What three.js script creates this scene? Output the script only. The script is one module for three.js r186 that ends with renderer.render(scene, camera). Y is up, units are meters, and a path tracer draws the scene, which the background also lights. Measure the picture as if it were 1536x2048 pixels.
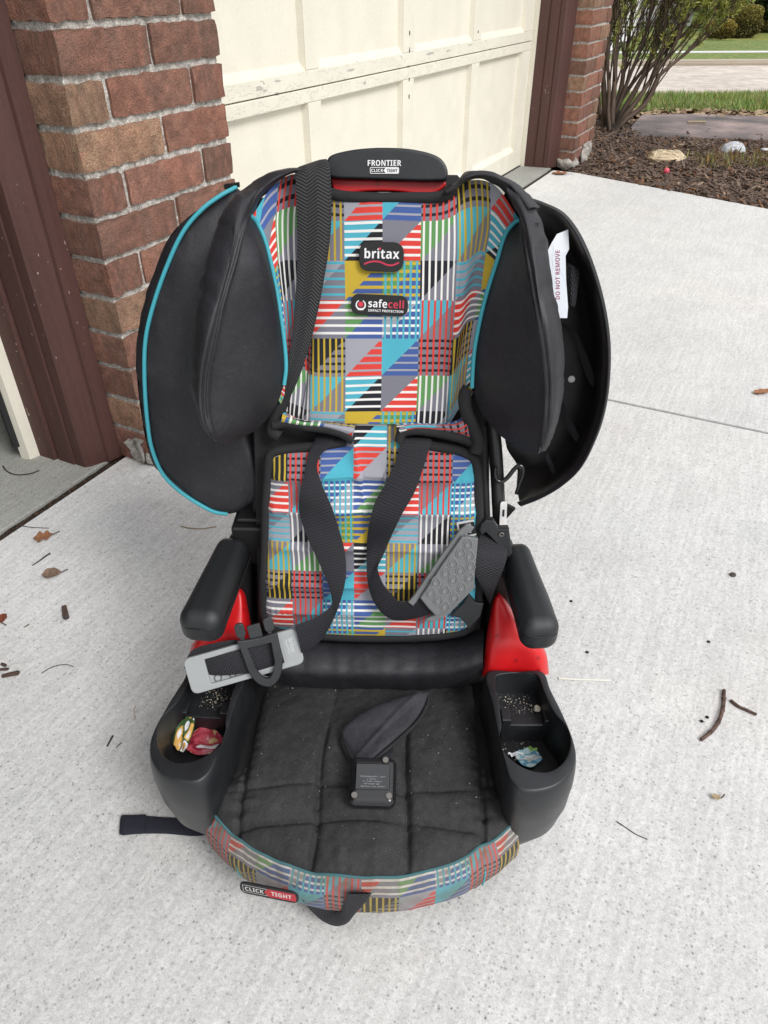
import * as THREE from 'three';
import { mergeGeometries, mergeVertices, toCreasedNormals } from 'three/addons/utils/BufferGeometryUtils.js';
import { RoundedBoxGeometry } from 'three/addons/geometries/RoundedBoxGeometry.js';
import { ImprovedNoise } from 'three/addons/math/ImprovedNoise.js';

// ---------- camera, sky, sun, exposure ----------
const scene = new THREE.Scene();
const camera = new THREE.PerspectiveCamera(70.46, 3 / 4, 0.02, 400);
camera.rotation.order = 'YXZ';
camera.position.set(0, 0.9, 0);
camera.rotation.set(-36.4 * Math.PI / 180, 0, -0.005);
scene.add(camera);
const renderer = new THREE.WebGLRenderer({ antialias: true });
renderer.toneMapping = THREE.LinearToneMapping;
renderer.toneMappingExposure = 1.23;
renderer.shadowMap.enabled = true;
{
  const w = 256, h = 128, d = new Float32Array(w * h * 4);
  for (let y = 0; y < h; y++) for (let x = 0; x < w; x++) {
    const el = ((y + .5) / h - .5) * Math.PI, s = Math.max(0, Math.sin(el));
    const az = x / w * Math.PI * 2, n = .06 * Math.sin(az * 3 + 5 * s) * Math.cos(az * 2 - 7 * s) * s;
    const L = (el < 0 ? .55 : .55 + .58 * s) * (1 + n), i = (y * w + x) * 4;
    d[i] = L * .985; d[i + 1] = L; d[i + 2] = L * 1.035; d[i + 3] = 1;
  }
  const t = new THREE.DataTexture(d, w, h, THREE.RGBAFormat, THREE.FloatType);
  t.mapping = THREE.EquirectangularReflectionMapping; t.magFilter = t.minFilter = THREE.LinearFilter; t.needsUpdate = true;
  scene.background = t; scene.environment = t; scene.environmentIntensity = 1;
}
const sun = new THREE.DirectionalLight(new THREE.Color(1, .975, .945), 1.9);
sun.position.set(4.4, 6.2, 3.6); sun.target.position.set(0, 0, -1); sun.castShadow = true; sun.shadow.radius = 42;
sun.shadow.mapSize.set(2048, 2048);
Object.assign(sun.shadow.camera, { left: -8, right: 8, top: 8, bottom: -8, near: .1, far: 40 });
scene.add(sun, sun.target);

// ---------- helpers ----------
const rngOf = (a) => () => { a |= 0; a = a + 0x6D2B79F5 | 0; let t = Math.imul(a ^ a >>> 15, 1 | a); t = t + Math.imul(t ^ t >>> 7, 61 | t) ^ t; return ((t ^ t >>> 14) >>> 0) / 4294967296; };
const rng = rngOf(7);
const rr = (a, b) => a + (b - a) * rng();
const per = new ImprovedNoise();
const noi = (x, y = 0, z = 0) => per.noise(x + 31.7, y + 11.3, z + 5.1);
const fbm = (x, y, z = 0, o = 4) => { let s = 0, a = .5; for (let i = 0; i < o; i++) { s += a * noi(x, y, z); x *= 2.03; y *= 2.03; z *= 2.03; a *= .5; } return s; };
const clamp = (x, a = 0, b = 1) => Math.min(b, Math.max(a, x));
const sstep = (a, b, x) => { const t = clamp((x - a) / (b - a)); return t * t * (3 - 2 * t); };
const mix = (a, b, t) => a + (b - a) * t;
const V = (a) => new THREE.Vector3(a[0], a[1], a[2]);
const names = {};
const numbered = (n) => { const k = names[n] = (names[n] ?? -1) + 1; return k ? `${n}_${String(k).padStart(3, '0')}` : n; };
const shadow = (o) => { o.castShadow = o.receiveShadow = true; return o; };
function tag(o, label, category, group, kind) { o.userData = { ...o.userData, label, category }; if (group) o.userData.group = group; if (kind) o.userData.kind = kind; return o; }
function thing(name, label, category, pos = [0, 0, 0], turn = 0, group) {
  const o = new THREE.Group(); o.name = numbered(name); o.position.set(...pos); o.rotation.y = turn; scene.add(o);
  return tag(o, label, category, group);
}
function part(name, geo, mat, parent, label) {
  const m = shadow(new THREE.Mesh(geo, mat)); m.name = parent ? name : numbered(name); (parent || scene).add(m);
  if (label) m.userData.label = label;
  return m;
}
function struct(name, geo, mat) { const m = part(name, geo, mat); m.userData.kind = 'structure'; return m; }
const crv = (pts, closed = false) => new THREE.CatmullRomCurve3(pts.map((p) => p.isVector3 ? p : V(p)), closed, 'centripetal');
const resample = (pts, n, closed = false) => { const c = crv(pts, closed); return Array.from({ length: closed ? n : n + 1 }, (_, i) => c.getPoint(i / n)); };
const spaced = (pts, n, closed = false) => { const c = crv(pts, closed); c.arcLengthDivisions = n * 6; const p = c.getSpacedPoints(n); if (closed) p.pop(); return p; };
// grid of points -> geometry
function gridGeo(P, nu, nv, uvf, closeU = false) {
  const pos = [], uv = [], idx = [], W = nu + 1;
  for (let j = 0; j <= nv; j++) for (let i = 0; i <= nu; i++) { const p = P[j][i]; pos.push(p.x, p.y, p.z); const t = uvf(i, j, p); uv.push(t[0], t[1]); }
  for (let j = 0; j < nv; j++) for (let i = 0; i < nu; i++) { const a = j * W + i, b = a + 1, c = a + W, d = c + 1; idx.push(a, c, b, b, c, d); }
  const g = new THREE.BufferGeometry();
  g.setAttribute('position', new THREE.Float32BufferAttribute(pos, 3)); g.setAttribute('uv', new THREE.Float32BufferAttribute(uv, 2)); g.setIndex(idx);
  g.computeVertexNormals();
  if (closeU) { const n = g.attributes.normal; for (let j = 0; j <= nv; j++) { const a = j * W, b = a + nu; const v = new THREE.Vector3(n.getX(a) + n.getX(b), n.getY(a) + n.getY(b), n.getZ(a) + n.getZ(b)).normalize(); n.setXYZ(a, v.x, v.y, v.z); n.setXYZ(b, v.x, v.y, v.z); } }
  return g;
}
// loft through rails; disp(u, v, p) moves along the normal
function loft(rails, nu, nv, o = {}) {
  const R = rails.map((r) => o.even === false ? resample(r, nv) : spaced(r, nv));
  const P = [], U = [], Vv = []; let len = 0, prev;
  for (let j = 0; j <= nv; j++) {
    const row = R.map((r) => r[j]);
    const c = o.closeU ? new THREE.CatmullRomCurve3(row, true, 'centripetal') : row.length > 2 ? new THREE.CatmullRomCurve3(row, false, 'centripetal') : new THREE.LineCurve3(row[0], row[1]);
    const pts = Array.from({ length: nu + 1 }, (_, i) => c.getPoint(i / nu));
    P.push(pts); const us = [0]; for (let i = 1; i <= nu; i++) us.push(us[i - 1] + pts[i].distanceTo(pts[i - 1]));
    const off = o.uMid === undefined ? 0 : us[Math.round(nu * o.uMid)];
    U.push(us.map((x) => x - off));
    const m = pts[Math.round(nu * (o.vAt ?? .5))]; if (prev) len += m.distanceTo(prev); prev = m; Vv.push(len);
  }
  const sx = o.uv?.[0] ?? 1, sy = o.uv?.[1] ?? 1, ox = o.uvo?.[0] ?? 0, oy = o.uvo?.[1] ?? 0;
  const uvf = (i, j) => [U[j][i] * sx + ox, -Vv[j] * sy + oy];
  let g = gridGeo(P, nu, nv, uvf, o.closeU);
  if (o.disp) {
    const n = g.attributes.normal, s = o.flip ? -1 : 1;
    for (let j = 0; j <= nv; j++) for (let i = 0; i <= nu; i++) { const k = j * (nu + 1) + i, d = o.disp(i / nu, j / nv, P[j][i], U[j][i], Vv[j]) * s; P[j][i] = P[j][i].clone().add(new THREE.Vector3(n.getX(k), n.getY(k), n.getZ(k)).multiplyScalar(d)); }
    g = gridGeo(P, nu, nv, uvf, o.closeU);
  }
  g.userData = { P, U, Vv };
  return g;
}
// strap with real thickness between two edge rails
function strap(L, Rr, n, th, uvw = 1, lift) {
  const a = spaced(L, n), b = spaced(Rr, n), nu = 6, P = [], B = []; let len = 0; const vs = [0];
  for (let j = 0; j <= n; j++) {
    const row = []; for (let i = 0; i <= nu; i++) { const p = a[j].clone().lerp(b[j], i / nu); row.push(p); } P.push(row);
    if (j) { len += P[j][3].distanceTo(P[j - 1][3]); vs.push(len); }
  }
  const w = a.reduce((s, p, j) => s + p.distanceTo(b[j]), 0) / (n + 1);
  const uvf = (i, j) => [i / nu * w * uvw, vs[j] * uvw];
  let g = gridGeo(P, nu, n, uvf); const nn = g.attributes.normal;
  const F = P.map((r, j) => r.map((p, i) => { const k = j * (nu + 1) + i; const v = new THREE.Vector3(nn.getX(k), nn.getY(k), nn.getZ(k)); const e = 1 - Math.pow(Math.abs(i / nu * 2 - 1), 6); B[j] ??= []; B[j][i] = p.clone().addScaledVector(v, -th / 2 * e); return p.clone().addScaledVector(v, th / 2 * e + (lift ? lift(i / nu, j / n) : 0)); }));
  return mergeGeometries([gridGeo(F, nu, n, uvf), gridGeo(B.map((r) => r.slice().reverse()), nu, n, uvf)]);
}
// closed soft pad from a boundary loop
function pillow(bnd, o) {
  const seg = o.seg ?? 96, rings = o.rings ?? 18, B = spaced(bnd, seg, true);
  const c = o.center ? V(o.center) : B.reduce((s, p) => s.add(p), new THREE.Vector3()).multiplyScalar(1 / seg);
  const N = V(o.normal).normalize(), e = o.exp ?? 3, sides = [];
  const X = o.ux ? V(o.ux).normalize() : new THREE.Vector3(1, 0, 0), Y = new THREE.Vector3().crossVectors(N, X).normalize();
  const sc = o.uvs ?? 1, uvo = o.uvo ?? [0, 0];
  for (const s of [1, -1]) {
    const amp = s > 0 ? o.front : o.back, P = [];
    for (let j = 0; j <= rings; j++) {
      const t = Math.pow(j / rings, o.pow ?? .75), row = [];
      for (let i = 0; i <= seg; i++) {
        const b = B[(s > 0 ? i : seg - i) % seg], p = c.clone().lerp(b, t);
        const prof = Math.pow(1 - Math.pow(t, e), o.root ?? .5);
        p.addScaledVector(N, s * amp * prof);
        if (o.shape) o.shape(p, s, t, (s > 0 ? i : seg - i) / seg);
        row.push(p);
      }
      P.push(row);
    }
    const uvf = (i, j, p) => { const q = p.clone().sub(c); return [q.dot(X) * sc + uvo[0], q.dot(Y) * sc + uvo[1]]; };
    let g = gridGeo(P, seg, rings, uvf, true);
    if (o.disp && s > 0) {
      const n = g.attributes.normal;
      for (let j = 0; j <= rings; j++) for (let i = 0; i <= seg; i++) { const k = j * (seg + 1) + i, t = Math.pow(j / rings, o.pow ?? .75); P[j][i] = P[j][i].clone().add(new THREE.Vector3(n.getX(k), n.getY(k), n.getZ(k)).multiplyScalar(o.disp(P[j][i], t, (i % seg) / seg))); }
      g = gridGeo(P, seg, rings, uvf, true);
    }
    sides.push(g);
  }
  const g = mergeGeometries(sides); g.userData = { B, c }; return g;
}
const tube = (pts, r, n = 60, k = 8, closed = false) => new THREE.TubeGeometry(crv(pts, closed), n, r, k, closed);
const bx = (x0, x1, y0, y1, z0, z1, r = 0) => { const w = x1 - x0, h = y1 - y0, d = z1 - z0; const g = r ? new RoundedBoxGeometry(w, h, d, 2, r) : new THREE.BoxGeometry(w, h, d); g.translate((x0 + x1) / 2, (y0 + y1) / 2, (z0 + z1) / 2); return g; };
const jitter = (g, amp, f) => { const p = g.attributes.position; for (let i = 0; i < p.count; i++) { const x = p.getX(i), y = p.getY(i), z = p.getZ(i); p.setXYZ(i, x + amp * noi(x * f, y * f, z * f), y + amp * noi(x * f + 9, y * f, z * f), z + amp * noi(x * f, y * f + 7, z * f)); } g.computeVertexNormals(); return g; };
const hexOf = (r, g, b) => `rgb(${r | 0},${g | 0},${b | 0})`;
function canvasTex(w, h, draw, o = {}) {
  const c = document.createElement('canvas'); c.width = w; c.height = h; draw(c.getContext('2d'), w, h);
  const t = new THREE.CanvasTexture(c); if (!o.data) t.colorSpace = THREE.SRGBColorSpace;
  if (o.wrap !== false) t.wrapS = t.wrapT = THREE.RepeatWrapping; t.anisotropy = 8; return t;
}
// computed tileable texture: f(u, v) -> [r, g, b] sRGB 0..255 or grey
function dataTex(w, h, f, o = {}) {
  const d = new Uint8Array(w * h * 4);
  for (let y = 0; y < h; y++) for (let x = 0; x < w; x++) { const c = f(x / w, y / h, x, y), i = (y * w + x) * 4; if (typeof c === 'number') d[i] = d[i + 1] = d[i + 2] = clamp(c, 0, 255); else { d[i] = clamp(c[0], 0, 255); d[i + 1] = clamp(c[1], 0, 255); d[i + 2] = clamp(c[2], 0, 255); } d[i + 3] = 255; }
  const t = new THREE.DataTexture(d, w, h, THREE.RGBAFormat); t.magFilter = THREE.LinearFilter; t.minFilter = THREE.LinearMipmapLinearFilter; t.generateMipmaps = true;
  t.wrapS = t.wrapT = THREE.RepeatWrapping; if (!o.data) t.colorSpace = THREE.SRGBColorSpace; t.needsUpdate = true; return t;
}
// tileable value noise table
function tnoise(n, seed) { const r = rngOf(seed), T = new Float32Array(n * n).map(() => r()); return (u, v) => { u = ((u % 1) + 1) % 1 * n; v = ((v % 1) + 1) % 1 * n; const x = Math.floor(u), y = Math.floor(v), a = u - x, b = v - y, s = a * a * (3 - 2 * a), t = b * b * (3 - 2 * b), X = (x + 1) % n, Y = (y + 1) % n; return mix(mix(T[y % n * n + x % n], T[y % n * n + X], s), mix(T[Y * n + x % n], T[Y * n + X], s), t); }; }
const std = (o) => new THREE.MeshStandardMaterial(o), phy = (o) => new THREE.MeshPhysicalMaterial(o);
const rep = (t, x, y) => { const c = t.clone(); c.repeat.set(x, y); c.needsUpdate = true; return c; };
const lin = (r, g, b) => new THREE.Color().setRGB(r, g, b);

// ---------- ground materials ----------
const n8 = tnoise(8, 1), n16 = tnoise(16, 2), n32 = tnoise(32, 3), n64 = tnoise(64, 4), n128 = tnoise(128, 5), n256 = tnoise(256, 6), n512 = tnoise(512, 8);
const concreteSpots = (() => {
  const S = 2048, a = new Float32Array(S * S), r = rngOf(21);
  for (let k = 0; k < 120000; k++) { const cx = r() * S, cy = r() * S, q = r(), rad = .6 + 1.1 * q * q * q + (r() < .003 ? 2 * r() : 0), s = (.25 + .6 * r()) * (r() < .22 ? -.55 : 1); const R = Math.ceil(rad + 1); for (let y = -R; y <= R; y++) for (let x = -R; x <= R; x++) { const dd = Math.hypot(x + (r() - .5) * .7, y + (r() - .5) * .7); if (dd < rad) a[((cy + y + S) % S | 0) * S + ((cx + x + S) % S | 0)] += s * (1 - dd / rad * .4); } }
  return a;
})();
const concreteVal = (u, v, x, y) => {
  const st = n512(u * .1 + .01 * n16(u, v), v); // broom marks run along u
  return [clamp(concreteSpots[y * 2048 + x], -1, 1.2), st, n32(u, v) * .5 + n64(u, v) * .3 + n128(u, v) * .2, n512(u, v)];
};
const grit = rngOf(77);
const concreteMap = dataTex(2048, 2048, (u, v, x, y) => {
  const [s, st, m, g] = concreteVal(u, v, x, y);
  const b = 204 + 7 * (m - .5) + 15 * (st - .5) + 18 * (g - .5) + 30 * (grit() - .5) - 74 * Math.max(0, s) + 16 * Math.max(0, -s);
  return [b + 1, b + .5, b - 1];
});
const concreteBump = dataTex(1024, 1024, (u, v, x, y) => { const [s, st, m, g] = concreteVal(u, v, x * 2, y * 2); return 140 + 60 * (g - .5) + 70 * (st - .5) - 40 * s; }, { data: true });
const M = {};
M.concrete = std({ map: concreteMap, bumpMap: concreteBump, bumpScale: .0011, roughness: .94, vertexColors: true });
M.concreteOld = std({ map: concreteMap, bumpMap: concreteBump, bumpScale: .0008, roughness: .95, color: lin(.66, .67, .64), vertexColors: true });

const CX = [-0.53399, 0, -1.40732], WTURN = (90 - 27.2) * Math.PI / 180;
const Sx = Math.sin(27.2 * Math.PI / 180), Cx = Math.cos(27.2 * Math.PI / 180);
const wallPt = (s, n, h = 0) => [CX[0] + s * Sx + n * Cx, h, CX[2] - s * Cx + n * Sx];

// slab from a grid in wall coordinates (s, n)
function slab(s0, s1, nA, nB, ns, nn, edge, bright) {
  const P = []; const N2 = nn;
  for (let j = 0; j <= N2; j++) { const row = []; for (let i = 0; i <= ns; i++) { const n = mix(nA, nB, j / N2), e = edge ? edge(n) : s1, s = mix(s0, e, i / ns); row.push(V(wallPt(s, n, 0))); } P.push(row); }
  const uvf = (i, j, p) => { const x = p.x - CX[0], z = p.z - CX[2]; return [(x * Sx - z * Cx) / 1.9, (x * Cx + z * Sx) / 1.9]; };
  const g = gridGeo(P, ns, N2, uvf); const c = new Float32Array(g.attributes.position.count * 3), p = g.attributes.position;
  for (let k = 0; k < p.count; k++) { const x = p.getX(k), z = p.getZ(k); let b = bright(x, z); c[k * 3] = b[0]; c[k * 3 + 1] = b[1]; c[k * 3 + 2] = b[2]; }
  g.setAttribute('color', new THREE.BufferAttribute(c, 3));
  // rounded lip and side skirt so the slab has thickness
  const lip = [], rim = []; for (let i = 0; i <= ns; i++) rim.push(P[0][i]); for (let j = 1; j <= N2; j++) rim.push(P[j][ns]); for (let i = ns - 1; i >= 0; i--) rim.push(P[N2][i]); for (let j = N2 - 1; j >= 0; j--) rim.push(P[j][0]);
  const cen = rim.reduce((a, q) => a.add(q), new THREE.Vector3()).multiplyScalar(1 / rim.length);
  for (const [d, y] of [[0, 0], [.002, -.0012], [.003, -.004], [.003, -.1]]) lip.push(rim.map((q) => { const o = q.clone().sub(cen).setY(0).normalize(); return q.clone().addScaledVector(o, d).setY(y); }));
  const sk = gridGeo(lip, rim.length - 1, 3, (i, j, p2) => [p2.x / 1.9 + p2.y, p2.z / 1.9]);
  sk.setAttribute('color', new THREE.Float32BufferAttribute(new Float32Array(sk.attributes.position.count * 3).fill(.8), 3));
  return mergeGeometries([g, sk]);
}
const stain = (x, z) => {
  let b = .99 + .1 * fbm(x * 1.3, z * 1.3) + .09 * fbm(x * 7, z * 7);
  b -= .14 * sstep(.14, .5, fbm(x * 2.1 + 9, z * 2.1)) * (.5 + fbm(x * 9, z * 9)); b -= .1 * Math.pow(Math.max(0, fbm((x * Sx - z * Cx) * .9, (x * Cx + z * Sx) * 7 + 3)), 1.2);
  let t = .03 * fbm(x * 2.4 + 4, z * 2.4);
  const w = (x - CX[0]) * Sx - (z - CX[2]) * Cx, nn = (x - CX[0]) * Cx + (z - CX[2]) * Sx;
  b += .13 * (1 - sstep(.0, .35, nn)) * (.6 + .8 * fbm(x * 6, z * 6));
  return [b * (1 + t), b, b * (1 - t * .6)];
};
const SJ = .79; // sawn joint
struct('driveway', mergeGeometries([
  slab(-3.2, SJ - .006, -.078, 3.2, 90, 80, null, stain),
  slab(SJ + .006, 3.45, -.078, 3.2, 70, 80, (n) => n < 1.1 ? 3.475 - .375 * Math.max(0, n - .05) : 3.08 - .2 * (n - 1.1), stain)]), M.concrete);
struct('garage_floor', slab(-3.2, 3.53, -5.2, -.108, 60, 50, null, (x, z) => { const b = .82 + .3 * fbm(x * 2, z * 2) + .25 * fbm(x * 9, z * 9); return [b, b, b * .98]; }), M.concreteOld);

// ---------- terrain beyond ----------
const groundH = (x, z) => { // flat by the house, falling to the street, level beyond
  const d = -z, fall = -1.0 * sstep(6.3, 16.3, d);
  return fall + .02 * fbm(x * .8, z * .8) * sstep(6, 8, d) + .9 * sstep(27, 48, d);
};
const grassMap = dataTex(1024, 1024, (u, v) => {
  const a = n256(u, v * .6), b = n512(u, v * .5), c = n32(u, v), d = n128(u + .3, v);
  const dry = sstep(.52, .8, c * .55 + d * .5); const k = .55 + .5 * a + .35 * (b - .5);
  return [mix(118, 172, dry) * k, mix(144, 162, dry) * k, mix(66, 100, dry) * k];
});
M.grass = std({ map: rep(grassMap, 1, 1), roughness: .95, vertexColors: true });
{
  const nx = 150, nz = 190, P = [];
  const zz = (j) => { const t = j / nz; return 6 - 110 * Math.pow(t, 1.6); };
  for (let j = 0; j <= nz; j++) { const z = zz(j), row = [], hw = 8 + Math.abs(z) * 1.4; for (let i = 0; i <= nx; i++) { const x = -hw + 2 * hw * i / nx; row.push(new THREE.Vector3(x, groundH(x, z) - .075 + (z < -6.3 ? .075 : 0) * sstep(-6.3, -6.5, z), z)); } P.push(row); }
  const g = gridGeo(P, nx, nz, (i, j, p) => [p.x / 2.2, p.z / 2.2]);
  const c = new Float32Array(g.attributes.position.count * 3), p = g.attributes.position;
  for (let k = 0; k < p.count; k++) { const x = p.getX(k), z = p.getZ(k); let b = .9 + .35 * fbm(x * .7, z * .7), y = .25 * fbm(x * .35 + 3, z * .6); const near = 1 - sstep(-7.3, -6.6, -0 + z * 1) * 1; const far = sstep(27, 30, -z) * (1 - sstep(31.5, 34, -z)); c[k * 3] = b * (1 + y + .55 * far); c[k * 3 + 1] = b * (1 + .32 * far); c[k * 3 + 2] = b * (1 - y * .5 + .2 * far); }
  g.setAttribute('color', new THREE.BufferAttribute(c, 3));
  struct('ground', g, M.grass);
  // grass blades on the near lawn
  const blade = new THREE.BufferGeometry(); blade.setAttribute('position', new THREE.Float32BufferAttribute([-.004, 0, 0, .004, 0, 0, .006, .05, .012, -.004, 0, .002, .0, .03, -.01, .004, 0, .002], 3)); blade.computeVertexNormals();
  const cnt = 52000, im = new THREE.InstancedMesh(blade, std({ color: lin(1, 1, 1), roughness: .8, side: THREE.DoubleSide }), cnt), m4 = new THREE.Matrix4(), q = new THREE.Quaternion(), e = new THREE.Euler(), r = rngOf(5), col = new THREE.Color();
  let k = 0; while (k < cnt) { const z = -6.5 - 9.7 * Math.pow(r(), 1.5), x = r() * (-z * .72) + .6; if (x > -z * .58 + .4) continue;
    const edge = 6.45 + .22 * noi(x * 2, 0); const dens = sstep(edge - .05, edge + .55, -z + .2 * noi(x * 7, z * 7)); if (r() > dens) continue;
    const s = (.6 + .9 * r()) * (1 + -z * .06); e.set((r() - .5) * .9, r() * 6.28, (r() - .5) * .9); q.setFromEuler(e); m4.compose(new THREE.Vector3(x, groundH(x, z) - .004, z), q, new THREE.Vector3(s, s * (.6 + .5 * r()), s)); im.setMatrixAt(k, m4);
    const d = r(), f = fbm(x * 1.2, z * 1.2); if (d < .2 - f * .3) col.setRGB(.34, .30, .14); else col.setRGB(.15 + .14 * r() + .08 * f, .25 + .12 * r(), .06 + .04 * r()); im.setColorAt(k, col); k++; }
  im.name = 'lawn_grass'; shadow(im); scene.add(im); tag(im, 'short green and straw coloured lawn grass between leaf strip and street', 'grass', null, 'stuff');
}
// leaf-strewn soil, wet stone walk and mulch bed
const soilMap = dataTex(1024, 1024, (u, v) => { const a = n128(u, v), b = n512(u * .7, v), c = n256(u, v), d = n32(u, v); const k = .35 + .55 * a + .4 * (b - .5); const l = c > .74 ? 1.7 : 1; return [(86 + 30 * d) * k * l, (68 + 20 * d) * k * l, (54 + 14 * d) * k * l]; });
const soilBump = dataTex(512, 512, (u, v) => 60 + 110 * n128(u, v) + 90 * (n256(u, v)), { data: true });
M.soil = std({ map: soilMap, bumpMap: soilBump, bumpScale: .02, roughness: .97 });
const walkMap = dataTex(1024, 1024, (u, v) => { const a = n8(u, v) * .5 + n16(u, v) * .3 + n32(u, v) * .2, g = n512(u, v), f = n128(u, v); const k = .72 + .55 * (a - .5) * 2 + .12 * (g - .5) + .14 * (f - .5); return [156 * k, 134 * k, 128 * k]; });
M.walk = std({ map: walkMap, roughness: .55, bumpMap: soilBump, bumpScale: .002 });
function sheet(poly, y, mat, name, res = 24, hf, uvs = 1) { // bilinear quad sheet: poly = 4 corners [x,z]
  const P = []; for (let j = 0; j <= res; j++) { const row = []; for (let i = 0; i <= res; i++) { const u = i / res, v = j / res; const x = mix(mix(poly[0][0], poly[1][0], u), mix(poly[3][0], poly[2][0], u), v), z = mix(mix(poly[0][1], poly[1][1], u), mix(poly[3][1], poly[2][1], u), v); row.push(new THREE.Vector3(x, (hf ? hf(x, z) : 0) + y, z)); } P.push(row); }
  return struct(name, gridGeo(P, res, res, (i, j, p) => [p.x * uvs, p.z * uvs]), mat);
}
const moundH = (x, z) => { const s = (x - CX[0]) * Sx - (z - CX[2]) * Cx; return -.03 + .02 * fbm(x * 3, z * 3) + .018 * fbm(x * 14, z * 14) + .035 * sstep(3.4, 4.3, s); };
sheet([[.9, -4.7], [5.5, -1.6], [5.5, -6.9], [.9, -6.9]], 0, M.soil, 'mulch_bed', 110, moundH, .9);
// flagstone walk crossing the bed
{
  const sh = new THREE.Shape(); const q = [[1.55, 5.42], [1.72, 5.62], [2.0, 6.28], [2.35, 6.33], [3.3, 6.08], [4.6, 5.75], [4.6, 4.4], [3.0, 4.95], [2.45, 5.22], [1.95, 5.37]];
  sh.setFromPoints(q.map((a) => new THREE.Vector2(a[0], a[1])));
  const g = new THREE.ExtrudeGeometry(sh, { depth: .08, bevelEnabled: true, bevelSize: .012, bevelThickness: .008, bevelSegments: 2 }); g.rotateX(-Math.PI / 2); g.translate(0, -.045, 0);
  const p = g.attributes.position, uv = g.attributes.uv; for (let k = 0; k < p.count; k++) uv.setXY(k, p.getX(k) * .45, p.getZ(k) * .45);
  struct('stone_walk', g, M.walk);
  struct('pale_path', bx(2.32, 4.2, -.03, .05, -4.9, -4.42, .01), M.walkPale = std({ map: rep(concreteMap, .8, .8), roughness: .9 }));
}
{ // strip of dead leaves between walk and lawn
  const r = rngOf(11), leaf = new THREE.PlaneGeometry(.05, .035, 2, 1); { const p = leaf.attributes.position; for (let k = 0; k < p.count; k++) p.setZ(k, .012 * Math.cos(p.getX(k) * 60) + (p.getY(k) > 0 ? .008 : 0)); leaf.rotateX(-Math.PI / 2); leaf.computeVertexNormals(); }
  const N = 2600, im = new THREE.InstancedMesh(leaf, std({ roughness: .85, side: THREE.DoubleSide }), N), m4 = new THREE.Matrix4(), q = new THREE.Quaternion(), e = new THREE.Euler(), col = new THREE.Color();
  for (let k = 0; k < N; k++) { const x = 1.2 + 4.2 * r(), base = 6.42 - Math.max(0, x - 2.3) * .2, z = -(base + .3 * (r() + r() - .7)); const s = .5 + .9 * r(); e.set((r() - .5) * 1.3, r() * 6.28, (r() - .5) * 1.3); q.setFromEuler(e); m4.compose(new THREE.Vector3(x, .012 + groundH(x, z) + .02 * r() - .01, z), q, new THREE.Vector3(s, s, s)); im.setMatrixAt(k, m4); const t = r(); col.setRGB(mix(.16, .42, t), mix(.09, .32, t), mix(.05, .2, t)); im.setColorAt(k, col); }
  im.name = 'leaf_litter'; shadow(im); scene.add(im); tag(im, 'strip of dry fallen leaves along the edge of the lawn', 'leaf litter', null, 'stuff');
}
{ // bark shreds
  const r = rngOf(13), geos = [0, 1, 2].map((i) => { const g = new THREE.BoxGeometry(.05 + .012 * i, .006 + .002 * i, .012 + .004 * i, 3, 1, 1); const p = g.attributes.position; for (let k = 0; k < p.count; k++) { const x = p.getX(k); p.setXYZ(k, x, p.getY(k) * (1 - Math.abs(x) * 9) + .05 * x * x * 20 * (i - 1) * .4 + .002 * noi(x * 90, k, i), p.getZ(k) * (1 - Math.abs(x) * 8)); } g.computeVertexNormals(); return g; });
  const bed = (x, z) => { const s = (x - CX[0]) * Sx - (z - CX[2]) * Cx, n = (x - CX[0]) * Cx + (z - CX[2]) * Sx; return s > (n < 1.1 ? 3.475 - .375 * Math.max(0, n - .05) : 3.08 - .2 * (n - 1.1)) + .015 && !(n < .02 && s < 4.06 && s > 3.4); };
  const inWalk = (x, z) => { const d = -z; return x > 1.75 && d > 5.37 - (x - 1.95) * .31 && d < 6.33; };
  const N = 15000, col = new THREE.Color(), m4 = new THREE.Matrix4(), q = new THREE.Quaternion(), e = new THREE.Euler();
  const mb = new THREE.Group(); mb.name = 'bark_mulch'; scene.add(mb); tag(mb, 'dark brown shredded bark mulch covering the planting bed', 'mulch', null, 'stuff');
  geos.forEach((g, gi) => {
    const im = new THREE.InstancedMesh(g, std({ roughness: .95 }), N); let k = 0; while (k < N) { const x = .95 + 3.6 * r(), z = -3.3 - 2.9 * r(); if (!bed(x, z) || (inWalk(x, z) && r() > .02)) continue; if (x > -z * .62) continue; const s = .32 + r() * .62; e.set((r() - .5) * .7, r() * 6.28, (r() - .5) * .9); q.setFromEuler(e); m4.compose(new THREE.Vector3(x, moundH(x, z) + .004 + .028 * r(), z), q, new THREE.Vector3(s, s, s)); im.setMatrixAt(k, m4); const t = r(), b = .5 + .8 * r(); if (t < .1) col.setRGB(.27 * b, .2 * b, .14 * b); else if (t < .2) col.setRGB(.2 * b, .1 * b, .05 * b); else col.setRGB(.13 * b, .09 * b, .07 * b); im.setColorAt(k, col); k++; }
    im.name = 'bark_shred'; im.userData.kind = 'stuff'; shadow(im); mb.add(im);
  });
}
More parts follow.
